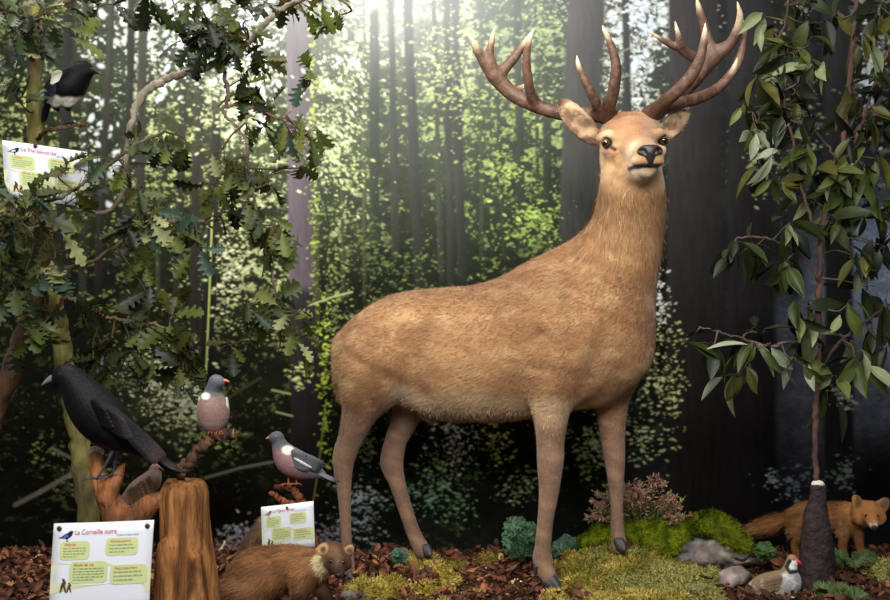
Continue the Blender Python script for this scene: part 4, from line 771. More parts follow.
def foliage(name, parent, tm, clusters, d, pal, size, seed, droop, branch_pts, twig_c, spread_d=.16, facing=.5, dens=1.05, ss=1.18):
    """clusters (px,py,rx,ry,n[,depth offset[,palette index list]]): leaves on short twigs grown from the nearest branch"""
    r = np.random.default_rng(seed); g = Geo(); tw = Geo(); BP = np.vstack(branch_pts)[:, :3]
    for cl in clusters:
        px, py, rx, ry, n = cl[:5]; n = int(n*dens); dd = d+(cl[5] if len(cl) > 5 else 0); pi = cl[6] if len(cl) > 6 else range(len(pal))
        cen = P(px, py, dd); base = BP[np.argmin(np.linalg.norm(BP-cen, axis=1))]
        nt = max(1, n//6); ends = [P(px+r.normal(0, .45)*rx, py+r.normal(0, .45)*ry, dd+r.normal(0, .4)*spread_d) for _ in range(nt)]
        for e in ends:
            mid = base*.5+cen*.5+r.normal(0, .012, 3); p = spline([base, mid, cen*.4+e*.6, e], 5); tw.add(*tube(p, np.linspace(.0042, .0014, len(p)), 6), lin(twig_c)*(.7+.6*r.random()))
            k = n//nt; t = r.random((k, 3)); idx = (len(p)*(.45+.55*r.random(k))).astype(int).clip(0, len(p)-1)
            jit = np.stack([r.normal(0, .36, k)*R(rx, dd), r.normal(0, .36, k)*spread_d*.6, r.normal(0, .36, k)*R(ry, dd)], -1)
            pos = p[idx]+jit
            out = nrm(pos-cen+r.normal(0, .04, (k, 3))); dr = nrm(out*.9+r.normal(0, .45, (k, 3))+np.array([0, 0, -droop]))
            up = nrm(np.array([0, -facing, .6])+r.normal(0, .55, (k, 3))); sz = ss*size*(.7+.55*r.random(k))
            cs = np.array([lin(pal[pi[int(q)]]) for q in r.integers(0, len(pi), k)])*(.75+.5*r.random(k))[:, None]
            for v in range(3):
                m = r.integers(0, 3, k) == v
                if m.sum(): g.add(*leaves(tm[v], pos[m], dr[m], up[m], sz[m], cs[m]))
            for a, b_ in zip(p[idx], pos):                       # leaf stalks
                if np.linalg.norm(a-b_) > .008: tw.add(*tube(spline([a, (a+b_)/2+[0, 0, .006], b_], 2), .0011, 4), lin(twig_c)*.8)
    tw.obj('twig_spray', bark, parent, kind='stuff'); g.obj(name, leafm, parent, smooth=True, kind='stuff')

# ---- oak at the left
oak = thing('oak_tree', 'slender oak tree at the left with lobed leaves hanging over the birds', 'tree', [*P(88, 560, 4.2)[:2], -.01])
TP = limb('trunk', [(33, -160, 6.5), (33, 0, 7), (34, 70, 7.2), (35, 135, 7.6), (40, 200, 7.6), (48, 262, 8), (59, 330, 9.2), (72, 400, 10), (82, 460, 10.6), (90, 530, 11.5), (96, 600, 13), (99, 637, 15)], 4.2, oak, (122, 112, 62), (96, 84, 58), 14, .12, 1, moss=(130, 128, 70))
T2 = limb('limb', [(-40, 500, 11, .1), (0, 400, 10, .06), (20, 345, 9.4, .03), (36, 295, 8.4, .01), (45, 262, 7.4), (48, 240, 5)], 4.2, oak, (112, 82, 58), (80, 60, 46), 12, .2, 2)
T3 = limb('limb', [(35, 150, 4), (41, 190, 4.6), (45, 235, 4.4)], 4.13, oak, (96, 70, 50), (74, 56, 42), 10, .3, 3)
BA = limb('branch', [(38, 190, 2.2), (70, 206, 2), (104, 212, 2), (124, 190, 2.4), (127, 150, 3), (131, 122, 3.6), (141, 97, 4.2), (160, 83, 4), (182, 74, 3.8), (215, 64, 3.6), (236, 52, 3.4), (256, 34, 3.2), (274, 14, 3), (286, 6, 2.6), (320, -6, 2)], 4.1, oak, (150, 136, 118), (112, 96, 80), 10, .2, 4)
BB = limb('branch', [(35, 204, 2.6), (62, 196, 2.2), (80, 186, 2), (100, 172, 2), (120, 156, 2), (140, 142, 1.8), (166, 132, 1.4)], 4.0, oak, (110, 100, 82), (80, 70, 56), 8, .2, 5)
BC = limb('branch', [(218, 62, 2.2), (226, 80, 2.2), (228, 98, 2), (224, 112, 1.8), (236, 126, 1.7), (246, 140, 1.6), (248, 160, 1.4), (254, 200, 1.4), (264, 250, 1.3), (274, 285, 1.2), (280, 320, 1)], 4.08, oak, (120, 104, 88), (84, 70, 60), 8, .2, 6)
BD = limb('branch', [(226, 106, 1.6), (246, 105, 1.5), (268, 114, 1.4), (282, 118, 1.3), (292, 108, 1.1), (300, 95, 1)], 4.08, oak, (140, 112, 90), (96, 76, 60), 8, .2, 7)
BE = limb('branch', [(56, 310, 2.4), (66, 298, 2.2), (88, 308, 2), (108, 318, 1.8), (140, 322, 1.6), (180, 330, 1.3)], 4.1, oak, (120, 100, 78), (86, 68, 54), 8, .2, 8)
BF = limb('branch', [(34, 20, 3), (60, 4, 3), (110, -20, 3), (180, -30, 2.6), (260, -20, 2.2), (330, -4, 1.8), (350, 6, 1.2)], 4.0, oak, (110, 96, 74), (84, 70, 54), 8, .2, 9)
BG = limb('branch', [(34, 60, 2.6), (14, 30, 2.4, -.1), (0, 8, 2.2, -.15), (-20, -20, 2, -.2)], 4.15, oak, (104, 70, 44), (84, 56, 40), 8, .2, 10)
BH = limb('branch', [(44, 236, 2.4), (24, 222, 2.2, -.2), (4, 216, 2, -.35), (-20, 225, 1.6, -.4)], 4.15, oak, (100, 88, 66), (80, 66, 50), 8, .2, 11)
BI = limb('branch', [(50, 270, 2.2), (90, 262, 2, -.05), (130, 236, 1.8, -.08), (170, 222, 1.6, -.1), (205, 220, 1.3, -.1)], 4.15, oak, (104, 92, 70), (80, 66, 50), 8, .2, 12)
BT = limb('perch_twig', [(36, 140, 2.2, .08), (45, 131, 2), (56, 128.5, 1.9), (66, 127, 1.9), (76, 125.6, 1.8), (86, 124, 2)], 4.1, oak, (96, 72, 52), (72, 54, 42), 8, .25, 13)
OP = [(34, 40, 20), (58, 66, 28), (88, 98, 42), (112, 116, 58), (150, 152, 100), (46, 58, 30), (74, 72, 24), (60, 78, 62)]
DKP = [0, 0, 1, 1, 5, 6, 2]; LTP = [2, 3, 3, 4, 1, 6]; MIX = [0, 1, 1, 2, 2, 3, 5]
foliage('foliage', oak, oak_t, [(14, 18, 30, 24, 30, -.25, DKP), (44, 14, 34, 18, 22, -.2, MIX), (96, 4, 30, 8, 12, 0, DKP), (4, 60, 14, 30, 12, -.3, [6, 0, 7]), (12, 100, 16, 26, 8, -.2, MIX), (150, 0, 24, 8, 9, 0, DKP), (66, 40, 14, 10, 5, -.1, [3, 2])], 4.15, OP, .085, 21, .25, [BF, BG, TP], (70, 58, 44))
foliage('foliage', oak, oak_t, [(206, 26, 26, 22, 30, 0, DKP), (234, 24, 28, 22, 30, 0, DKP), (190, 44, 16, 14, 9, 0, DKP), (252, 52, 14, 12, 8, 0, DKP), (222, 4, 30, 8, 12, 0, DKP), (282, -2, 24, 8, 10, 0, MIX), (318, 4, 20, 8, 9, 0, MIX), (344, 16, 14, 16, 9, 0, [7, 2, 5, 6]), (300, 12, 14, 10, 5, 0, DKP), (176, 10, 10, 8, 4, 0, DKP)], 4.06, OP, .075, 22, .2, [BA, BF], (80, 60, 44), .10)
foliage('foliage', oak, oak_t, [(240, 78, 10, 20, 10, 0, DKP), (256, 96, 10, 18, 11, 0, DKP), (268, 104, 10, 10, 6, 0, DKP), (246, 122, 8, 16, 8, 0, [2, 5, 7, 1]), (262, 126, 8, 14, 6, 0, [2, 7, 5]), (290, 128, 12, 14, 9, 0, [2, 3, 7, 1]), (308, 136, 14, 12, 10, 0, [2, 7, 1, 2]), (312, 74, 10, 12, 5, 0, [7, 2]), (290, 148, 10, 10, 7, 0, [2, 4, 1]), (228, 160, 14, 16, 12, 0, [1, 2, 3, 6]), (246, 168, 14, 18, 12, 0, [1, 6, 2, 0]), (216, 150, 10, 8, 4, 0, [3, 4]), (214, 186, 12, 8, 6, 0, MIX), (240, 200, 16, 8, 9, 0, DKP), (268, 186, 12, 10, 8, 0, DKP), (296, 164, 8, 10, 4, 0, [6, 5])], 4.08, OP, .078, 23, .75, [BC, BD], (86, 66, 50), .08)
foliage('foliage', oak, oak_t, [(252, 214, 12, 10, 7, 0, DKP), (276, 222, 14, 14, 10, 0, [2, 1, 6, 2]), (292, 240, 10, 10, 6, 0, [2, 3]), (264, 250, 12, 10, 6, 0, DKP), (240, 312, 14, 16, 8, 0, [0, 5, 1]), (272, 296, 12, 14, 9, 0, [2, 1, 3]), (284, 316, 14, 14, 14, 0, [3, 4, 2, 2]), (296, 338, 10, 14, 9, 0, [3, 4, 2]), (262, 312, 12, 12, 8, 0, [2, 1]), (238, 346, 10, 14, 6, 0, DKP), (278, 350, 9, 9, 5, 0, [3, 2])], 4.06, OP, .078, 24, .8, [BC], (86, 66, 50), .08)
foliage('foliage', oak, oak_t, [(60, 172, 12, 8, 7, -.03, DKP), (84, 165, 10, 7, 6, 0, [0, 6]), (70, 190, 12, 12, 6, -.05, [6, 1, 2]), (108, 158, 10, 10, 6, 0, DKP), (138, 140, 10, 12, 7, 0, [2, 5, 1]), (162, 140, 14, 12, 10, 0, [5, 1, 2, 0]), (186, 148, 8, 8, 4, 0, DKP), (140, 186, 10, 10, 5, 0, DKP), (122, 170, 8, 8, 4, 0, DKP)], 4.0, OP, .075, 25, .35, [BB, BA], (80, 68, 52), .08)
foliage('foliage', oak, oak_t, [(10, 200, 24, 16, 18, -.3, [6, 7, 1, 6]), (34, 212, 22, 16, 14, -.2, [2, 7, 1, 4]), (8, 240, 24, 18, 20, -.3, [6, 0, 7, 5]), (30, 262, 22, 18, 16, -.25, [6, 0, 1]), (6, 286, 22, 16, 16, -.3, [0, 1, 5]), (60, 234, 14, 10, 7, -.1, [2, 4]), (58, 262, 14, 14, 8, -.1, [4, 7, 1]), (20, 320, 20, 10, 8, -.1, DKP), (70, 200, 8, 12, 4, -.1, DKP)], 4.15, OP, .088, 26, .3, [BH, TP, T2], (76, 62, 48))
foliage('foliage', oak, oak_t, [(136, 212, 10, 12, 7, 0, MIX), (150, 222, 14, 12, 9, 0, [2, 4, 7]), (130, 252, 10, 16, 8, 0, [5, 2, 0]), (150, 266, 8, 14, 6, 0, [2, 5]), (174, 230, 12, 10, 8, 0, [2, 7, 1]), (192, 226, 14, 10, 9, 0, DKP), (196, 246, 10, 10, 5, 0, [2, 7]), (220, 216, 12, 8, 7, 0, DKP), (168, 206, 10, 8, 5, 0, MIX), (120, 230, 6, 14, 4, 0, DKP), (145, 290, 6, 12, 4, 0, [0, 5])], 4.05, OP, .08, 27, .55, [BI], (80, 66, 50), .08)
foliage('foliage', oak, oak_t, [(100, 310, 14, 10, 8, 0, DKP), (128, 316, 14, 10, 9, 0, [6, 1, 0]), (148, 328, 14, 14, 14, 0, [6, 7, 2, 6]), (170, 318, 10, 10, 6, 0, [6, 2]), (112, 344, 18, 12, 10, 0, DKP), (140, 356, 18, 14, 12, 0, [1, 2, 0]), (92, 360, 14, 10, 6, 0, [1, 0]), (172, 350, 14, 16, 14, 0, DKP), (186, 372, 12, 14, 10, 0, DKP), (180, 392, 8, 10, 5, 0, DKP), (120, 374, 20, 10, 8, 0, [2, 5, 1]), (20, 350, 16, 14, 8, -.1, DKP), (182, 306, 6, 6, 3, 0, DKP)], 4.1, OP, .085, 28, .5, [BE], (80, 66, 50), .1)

# ---- young chestnut at the right
cn = thing('chestnut_tree', 'young chestnut with long drooping toothed leaves growing up from a dark trunk base', 'tree', [*P(817, 586, 4.95)[:2], 0])
D = 4.95
p = spline([pd(816, 590, D, 20), pd(816.5, 572, D, 18), pd(817, 545, D, 15.5), pd(816.5, 520, D, 12.6), pd(818, 500, D, 8.2), pd(818.5, 485, D, 7)], 10)
V, Q = tube(p[:, :3], p[:, 3], 22, .10, 5); V += (.012*(fbm3(V*[1, 1, .6], 22, 5)-.5))[:, None]*vnormals(V, Q)*2
mesh_obj('trunk', V, Q, mat('dark_bark', rough=.8, spec=.25, noise=(40, .4), bump=(60, .9, .012)), cn, col=lin((54, 42, 42))*(.7+.6*fbm3(V, 20, 9))[:, None])
v, q = ball(P(818, 484, D), [R(6.6, D), R(6.6, D), R(4.2, D)], 18, 10); v = v+.004*(fbm3(v, 60, 2)-.5)[:, None]; mesh_obj('cut_end', v, q, mat('pale_cut_wood', (214, 206, 192), rough=.7, noise=(80, .15), bump=(120, .5, .004)), cn, label='pale sawn knob on the dark trunk base')
S1 = limb('stem', [(817, 482, 3), (815.5, 440, 3), (816, 400, 3.1), (818, 350, 3.2), (819, 300, 3.1), (822, 240, 3), (830, 190, 3), (842, 147, 2.8), (848, 100, 2.7), (853, 40, 2.5), (858, -30, 2.2)], D, cn, (104, 74, 64), (78, 58, 54), 10, .15, 31)
S2 = limb('branch', [(819, 346, 1.8), (790, 342, 1.7), (768, 346, 1.5), (735, 336, 1.2), (700, 327, .9)], D-.02, cn, (100, 84, 76), (70, 58, 54), 8, .15, 32)
S3 = limb('branch', [(818, 372, 1.8), (836, 345, 1.7), (860, 326, 1.5), (892, 304, 1.4), (920, 290, 1.2)], D, cn, (80, 66, 64), (60, 50, 50), 8, .15, 33)
S4 = limb('branch', [(822, 240, 1.8), (806, 205, 1.6), (796, 160, 1.5), (786, 110, 1.4), (776, 60, 1.2), (786, 16, 1), (790, -20, 1)], D-.04, cn, (100, 78, 66), (70, 56, 52), 8, .15, 34)
S5 = limb('branch', [(832, 184, 1.7), (856, 140, 1.6), (872, 90, 1.5), (886, 56, 1.3), (900, 30, 1.2)], D+.03, cn, (124, 92, 76), (84, 62, 56), 8, .15, 35)
S6 = limb('branch', [(820, 280, 1.6), (796, 252, 1.4), (766, 238, 1.3), (738, 238, 1)], D-.03, cn, (90, 74, 66), (64, 52, 50), 8, .15, 36)
S7 = limb('branch', [(838, 160, 1.5), (812, 130, 1.4), (780, 116, 1.2), (752, 112, 1)], D-.05, cn, (90, 74, 66), (64, 52, 50), 8, .15, 37)
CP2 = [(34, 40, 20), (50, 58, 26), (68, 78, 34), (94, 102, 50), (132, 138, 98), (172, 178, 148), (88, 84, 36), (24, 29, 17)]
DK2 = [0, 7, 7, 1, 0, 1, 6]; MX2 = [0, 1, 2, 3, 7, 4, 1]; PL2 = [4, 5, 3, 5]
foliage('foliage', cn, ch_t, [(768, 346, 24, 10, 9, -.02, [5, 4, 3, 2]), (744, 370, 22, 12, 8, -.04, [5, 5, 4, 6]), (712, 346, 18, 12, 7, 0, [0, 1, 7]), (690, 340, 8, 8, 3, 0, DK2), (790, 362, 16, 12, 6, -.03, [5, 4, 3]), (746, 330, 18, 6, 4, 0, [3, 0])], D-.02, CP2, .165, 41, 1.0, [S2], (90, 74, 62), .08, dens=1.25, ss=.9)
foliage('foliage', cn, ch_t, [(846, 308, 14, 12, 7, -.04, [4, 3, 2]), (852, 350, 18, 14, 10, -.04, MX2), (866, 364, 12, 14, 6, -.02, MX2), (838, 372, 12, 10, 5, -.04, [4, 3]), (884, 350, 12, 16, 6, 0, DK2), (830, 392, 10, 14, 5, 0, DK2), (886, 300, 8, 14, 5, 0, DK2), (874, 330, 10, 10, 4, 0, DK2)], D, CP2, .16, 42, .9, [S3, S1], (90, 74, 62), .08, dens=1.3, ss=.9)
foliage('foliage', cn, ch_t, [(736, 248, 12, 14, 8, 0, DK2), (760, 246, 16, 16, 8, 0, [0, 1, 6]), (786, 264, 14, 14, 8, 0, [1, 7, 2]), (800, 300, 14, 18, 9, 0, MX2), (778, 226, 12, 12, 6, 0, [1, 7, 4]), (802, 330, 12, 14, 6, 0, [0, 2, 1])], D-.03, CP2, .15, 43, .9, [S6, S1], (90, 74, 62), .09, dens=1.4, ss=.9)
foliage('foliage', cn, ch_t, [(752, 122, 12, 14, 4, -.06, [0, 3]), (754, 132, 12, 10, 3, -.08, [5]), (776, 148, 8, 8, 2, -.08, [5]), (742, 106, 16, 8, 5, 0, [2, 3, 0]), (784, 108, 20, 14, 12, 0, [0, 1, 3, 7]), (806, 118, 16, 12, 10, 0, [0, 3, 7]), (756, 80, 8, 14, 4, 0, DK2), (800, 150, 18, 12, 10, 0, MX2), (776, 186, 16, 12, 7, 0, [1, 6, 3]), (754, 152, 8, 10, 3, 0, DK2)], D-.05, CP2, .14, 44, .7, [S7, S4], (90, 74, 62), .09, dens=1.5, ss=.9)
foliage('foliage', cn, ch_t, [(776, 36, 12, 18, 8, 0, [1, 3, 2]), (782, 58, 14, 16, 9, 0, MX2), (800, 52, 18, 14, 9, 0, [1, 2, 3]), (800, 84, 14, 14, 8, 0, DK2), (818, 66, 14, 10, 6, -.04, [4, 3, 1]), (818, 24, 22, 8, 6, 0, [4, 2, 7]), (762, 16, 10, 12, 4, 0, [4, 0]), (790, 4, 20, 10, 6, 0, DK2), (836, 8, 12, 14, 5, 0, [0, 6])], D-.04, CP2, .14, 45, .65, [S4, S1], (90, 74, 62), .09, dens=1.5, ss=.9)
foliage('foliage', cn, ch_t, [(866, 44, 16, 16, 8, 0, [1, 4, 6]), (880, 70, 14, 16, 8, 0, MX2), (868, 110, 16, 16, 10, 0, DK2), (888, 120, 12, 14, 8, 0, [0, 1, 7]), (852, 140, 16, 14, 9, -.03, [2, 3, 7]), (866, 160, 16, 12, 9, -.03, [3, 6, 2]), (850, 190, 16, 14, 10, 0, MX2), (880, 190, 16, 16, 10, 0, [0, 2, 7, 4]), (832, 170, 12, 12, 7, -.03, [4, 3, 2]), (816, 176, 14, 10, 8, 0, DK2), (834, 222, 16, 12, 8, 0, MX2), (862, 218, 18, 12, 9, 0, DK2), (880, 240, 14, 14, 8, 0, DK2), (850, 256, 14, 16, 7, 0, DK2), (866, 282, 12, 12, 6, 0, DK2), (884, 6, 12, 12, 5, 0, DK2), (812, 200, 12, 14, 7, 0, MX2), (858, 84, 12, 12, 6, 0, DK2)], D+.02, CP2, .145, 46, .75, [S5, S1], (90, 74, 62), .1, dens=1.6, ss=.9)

# ---- stump with the pigeon's branch, broken log, second perch, log chunk
def woodblob(name, b, h, parent, c0, c1, c2, fr, st=(1, 1, .25), m=None, **k):
    V, Q = b.mesh(h, smooth=1); N_ = vnormals(V, Q); V = V+N_*(.010*(fbm3(V*np.array(st), fr, 3)-.5))[:, None]
    c = mixc(np.tile(lin(c0), (len(V), 1)), lin(c1), sstep(.35, .65, fbm3(V*np.array(st), fr*1.3, 5))); c = mixc(c, lin(c2), .8*sstep(.55, .72, fbm3(V*np.array(st), fr*.7, 8)))
    c = c*(.7+.6*fbm3(V*np.array(st), fr*3, 9))[:, None]; return mesh_obj(name, V, Q, m or mat('split_wood', rough=.85, spec=.15, noise=(60, .25), bump=(110, 1, .016), stretch=(1, 1, .12)), parent, col=c, **k)
D = 3.68
st = thing('tree_stump', 'orange brown splintered tree stump standing beside the crow sign', 'stump', [*P(190, 700, D)[:2], 0])
b = Blob(); b.ch([pd(192, 716, D, 44), pd(190, 660, D, 38), pd(189, 600, D, 31), pd(187, 560, D, 27.5), pd(184.5, 520, D, 25), pd(184, 496, D, 24.5)], .02)
b.ch([pd(184, 455, D, 30)], .012, sub=True, n=1); b.ch([pd(160, 470, D, 10), pd(186, 462, D, 12), pd(214, 460, D, 12)], .01, sub=True)
b.ch([pd(170, 545, D-.075, 4), pd(171, 580, D-.09, 5), pd(171, 640, D-.1, 6)], .012, sub=True); b.ch([pd(196, 500, D-.09, 3), pd(198, 545, D-.1, 3), pd(203, 600, D-.11, 4)], .012, sub=True)
b.ch([pd(168, 548, D-.07, 11), pd(168, 600, D-.075, 15), pd(168, 690, D-.09, 18)], .012); b.ch([pd(192, 560, D-.07, 9), pd(196, 610, D-.085, 13), pd(200, 690, D-.1, 18)], .014)
woodblob('trunk', b, .0055, st, (164, 110, 62), (116, 74, 42), (70, 42, 26), 34, (1, 1, .10))
limb('branch', [(178, 474, 7), (186, 466, 6.4), (194, 456, 6), (201, 448, 5.6), (210, 440, 5.4), (220, 435.5, 5), (229, 434.5, 5.4), (233, 434, 5.2)], 3.66, st, (92, 66, 48), (60, 44, 36), 12, .5, 51)
v, q = ball(P(233.5, 434, 3.655), [R(2, D), R(5, D), R(4.8, D)]); mesh_obj('cut_end', v, q, mat('split_wood'), st, col=lin((150, 112, 84)))
D = 3.66
lg = thing('broken_log', 'forked reddish broken log under the crow', 'log', [*P(125, 700, D)[:2], 0])
b = Blob(); b.ch([pd(140, 712, D, 26), pd(134, 640, D, 22), pd(128, 570, D, 20), pd(122, 530, D, 17), pd(112, 505, D, 13), pd(103, 490, D, 9.5), pd(97, 468, D, 8.5), pd(96, 456, D, 7)], .02)
b.ch([pd(106, 500, D-.02, 10), pd(113, 484, D-.02, 9), pd(119, 473, D-.02, 6), pd(125, 463, D-.025, 1.5)], .012, ([.5, .2, .6], .7)); b.ch([pd(128, 530, D, 14), pd(146, 508, D+.0, 11), pd(158, 500, D, 8.5), pd(163, 499, D, 6.5)], .02)
b.ch([pd(118, 505, D-.06, 5), pd(120, 520, D-.075, 6)], .014, sub=True); b.ch([pd(166, 498, D-.02, 3)], .006, sub=True)
woodblob('trunk', b, .0055, lg, (172, 112, 68), (122, 76, 48), (78, 52, 40), 18, (1, 1, .5))
b = Blob(); b.ch([pd(93, 451, D, 4.5), pd(100, 452, D, 4)], .01); woodblob('broken_end', b, .004, lg, (190, 168, 140), (150, 116, 88), (230, 220, 206), 30)
b = Blob(); b.ch([pd(162, 498, D-.012, 5), pd(165, 499, D-.014, 4.6)], .01); woodblob('cut_end', b, .004, lg, (176, 122, 80), (150, 92, 66), (150, 60, 54), 30)
D = 4.74
pb = thing('perch_branch', 'forked brown branch rising behind the small white sign for the profile pigeon', 'branch', [*P(300, 600, D)[:2], 0])
limb('branch', [(318, 606, 7), (316, 560, 6), (308, 520, 5), (301, 500, 4.4), (293, 489.5, 3.6), (283, 487.5, 3.2), (274, 488, 2.4)], D, pb, (126, 76, 50), (88, 54, 40), 10, .3, 52)
limb('side_branch', [(304, 512, 4.4), (290, 504, 4), (278, 498, 3.4), (271, 493, 2.2)], D-.01, pb, (150, 88, 58), (112, 68, 48), 10, .3, 53)
D = 4.86
ck = thing('log_chunk', 'short mossy brown log leaning behind the marten left of the small sign', 'log', [*P(240, 592, D)[:2], 0])
b = Blob(); b.ch([pd(232, 600, D, 12), pd(240, 572, D, 12), pd(251, 548, D, 11), pd(258, 533, D+.02, 9), pd(262, 522, D+.03, 6.5)], .02); woodblob('log', b, .007, ck, (112, 84, 62), (80, 60, 46), (60, 46, 36), 16)
# ================================================================ information signs
def text_mesh(body, italic=0):
    cu = bpy.data.curves.new('tmp', 'FONT'); cu.body = body; cu.size = 1; cu.shear = italic; cu.offset = .003; o = bpy.data.objects.new('tmp', cu); COL.objects.link(o)
    dg = bpy.context.evaluated_depsgraph_get(); me = o.evaluated_get(dg).to_mesh(); V = np.array([v.co[:2] for v in me.vertices]); Fc = [list(p.vertices) for p in me.polygons]
    o.evaluated_get(dg).to_mesh_clear(); bpy.data.objects.remove(o); bpy.data.curves.remove(cu); return V, Fc
paper = mat('sign_paper', (236, 236, 240), rough=.45, spec=.3)
INK = {k: mat('ink_'+k, c, rough=.5, spec=.2) for k, c in dict(red=(206, 66, 92), orange=(204, 92, 56), blue=(92, 104, 190), green=(212, 218, 152), beige=(226, 224, 184), grey=(150, 158, 120), black=(28, 32, 52), brown=(92, 64, 44), pink=(142, 84, 92), white=(226, 226, 230), pale=(222, 226, 176)).items()}
def sign(label, TL, TR, BL, d, title, sub, icon, pins, tilt=0., content=1.0):
    TL, TR, BL = P(*TL, d), P(*TR, d), P(*BL, d+tilt); U = TR-TL; W = np.linalg.norm(U); U = U/W; Dn = BL-TL; H = np.linalg.norm(Dn)/W; Dn = nrm(Dn); Nn = nrm(np.cross(Dn, U)); Nn = Nn if Nn[1] < 0 else -Nn
    root = thing('information_sign', label, 'sign', (TL+U*W*.5+Dn*W*H), 'animal information signs')
    at = lambda u, v, l: TL+np.multiply.outer(np.asarray(u, float)*W, U)+np.multiply.outer(np.asarray(v, float)*W, Dn)+Nn*l*.0005
    g = np.linspace(0, 1, 9); uu, vv = np.meshgrid(g, g*H, indexing='ij'); bow = .006*np.sin(uu*3.14)+.004*np.sin(vv/H*3.14)
    bw = lambda u, v: (.006*np.sin(np.asarray(u)*3.14)+.004*np.sin(np.clip(np.asarray(v)/H, 0, 1)*3.14))[..., None]*Nn
    fr = at(uu, vv, 0)+bow[..., None]*Nn; bk_ = fr-Nn*.0015; V = np.vstack([fr.reshape(-1, 3), bk_.reshape(-1, 3)]); F_ = []
    for i in range(8):
        for j in range(8):
            a = i*9+j; F_.append([a, a+1, a+10, a+9]); F_.append([81+a, 81+a+9, 81+a+10, 81+a+1])
    for i in range(8):
        for a, b in ((i*9, i*9+9), (i*9+17, i*9+8), (i+1, i), (72+i, 72+i+1)): F_.append([a, b, 81+b, 81+a])
    mesh_obj('panel', V, F_, paper, root)
    def flat(name, u, v, Fc, m, l): return mesh_obj(name, at(u, v, l)+bw(u, v), Fc, m, root, smooth=False)
    def poly(name, pts, m, l): p = np.array(pts, float); return flat(name, p[:, 0], p[:, 1]*content, [list(range(len(p)))], m, l)
    def put(name, s, u, v, size, m, l=3, it=0, wmax=None):
        V, Fc = text_mesh(s, it); x = V[:, 0]*size
        if wmax: x = x*wmax/x.max()
        flat(name, u+x, v*content-V[:, 1]*size*content, Fc, m, l)
    xs_ = np.linspace(0, 1, 25); hill = .44-.05*np.sin(xs_*5)-.03*np.sin(xs_*13+1); poly('landscape', list(zip(xs_, hill))+[(1, .70), (0, .70)], INK['pale'], 1)
    low = .60-.02*np.sin(xs_*6+2); poly('landscape', list(zip(xs_, low))+[(1, .705), (0, .705)], INK['beige'], 2)
    put('title', title, .22, .115, .075, INK['red'], 3, 0, .42); put('subtitle', sub, .64, .14, .03, INK['blue'], 3, .25, .22)
    for (u0, v0, u1, v1), hd, n in (((.08, .18, .38, .365), 'Habitat', 4), ((.54, .16, .86, .335), 'Alimentation', 3), ((.19, .385, .57, .60), 'Mode de vie', 5), ((.60, .43, .96, .625), 'Reproduction', 3)):
        r = .045; pts = [(cx+r*math.cos(a), cy+r*math.sin(a)) for cx, cy, a0 in ((u1-r, v1-r, 0), (u0+r, v1-r, 90), (u0+r, v0+r, 180), (u1-r, v0+r, 270)) for a in np.radians(np.linspace(a0, a0+90, 7))]
        poly('text_bubble', pts, INK['green'], 3); put('heading', hd, u0+.04, v0+.045, .04, INK['orange'], 4, .15)
        V = []; Fc = []; rr = np.random.default_rng(int(u0*1000)); lh = (v1-v0-.075)/n
        for k in range(n):
            y = v0+.065+lh*k; x = u0+.035
            while x < u1-.05-(.08 if k == n-1 else 0):
                w_ = .012+.035*rr.random(); e = min(x+w_, u1-.03); b = len(V); V += [(x, y), (e, y), (e, y+lh*.36), (x, y+lh*.36)]; Fc.append([b, b+1, b+2, b+3]); x = e+.008
        V = np.array(V); o = flat('text_lines', V[:, 0], V[:, 1]*content, Fc, INK['grey'], 4); o['kind'] = 'stuff'
    for x, s in ((.135, 1), (.195, .72)):                              # the pair of walking figures
        y = .69; poly('walker', [(x+a*s*.1, y-b*s*.1) for a, b in ((-.35, 0), (-.2, 0), (.0, .55), (.2, 0), (.35, 0), (.18, .75), (.3, 1.0), (.22, 1.1), (.15, 1.25), (.02, 1.42), (-.12, 1.38), (-.14, 1.2), (-.05, 1.12), (-.25, .75))], INK['brown'], 4)
    B_ = [(0, .62), (.22, .55), (.42, .34), (.62, .2), (.74, .06), (.86, .0), (.94, .04), (1, .1), (.93, .16), (.92, .34), (.82, .55), (.66, .70), (.62, .9), (.72, .97), (.56, .98), (.57, .74), (.40, .68), (.2, .66)]
    m1, m2 = icon; poly('bird_picture', [(.05+.16*x, .075+.11*y) for x, y in B_], m1, 3); poly('bird_picture', [(.05+.16*x, .075+.11*y) for x, y in [(.3, .56), (.5, .38), (.66, .34), (.7, .5), (.56, .62), (.4, .64)]], m2, 4)
    for u, v in pins:
        vv_, qq = ball(at(u, v*content, 4)+bw(u, v), [.008*W/.3, .004, .008*W/.3], 12, 8); mesh_obj('push_pin', vv_, qq, mat('brown_pin', (74, 48, 36), rough=.35), root)
    return root
sign('white sign titled La Corneille noire pinned to the broken log at lower left', (54, 523.5), (154, 520), (49, 612), 3.50, 'La Corneille noire', 'Corvus corone corone', (INK['black'], INK['blue']), ((.06, .05), (.94, .055)), 0, 1.0)
sign('small white sign titled Le Pigeon ramier behind the marten', (261, 507), (313.5, 501), (262.5, 553), 4.62, 'Le Pigeon ramier', 'Columba palumbus', (INK['pink'], INK['grey']), ((.5, .06),), 0, 1.1)
sign('tilted white sign titled La Pie bavarde pinned to the oak trunk under the magpie', (2, 140), (87, 152), (6, 196), 4.08, 'La Pie bavarde', 'Pica pica', (INK['black'], INK['white']), ((.40, .02), (.95, .04)), 0, .85)

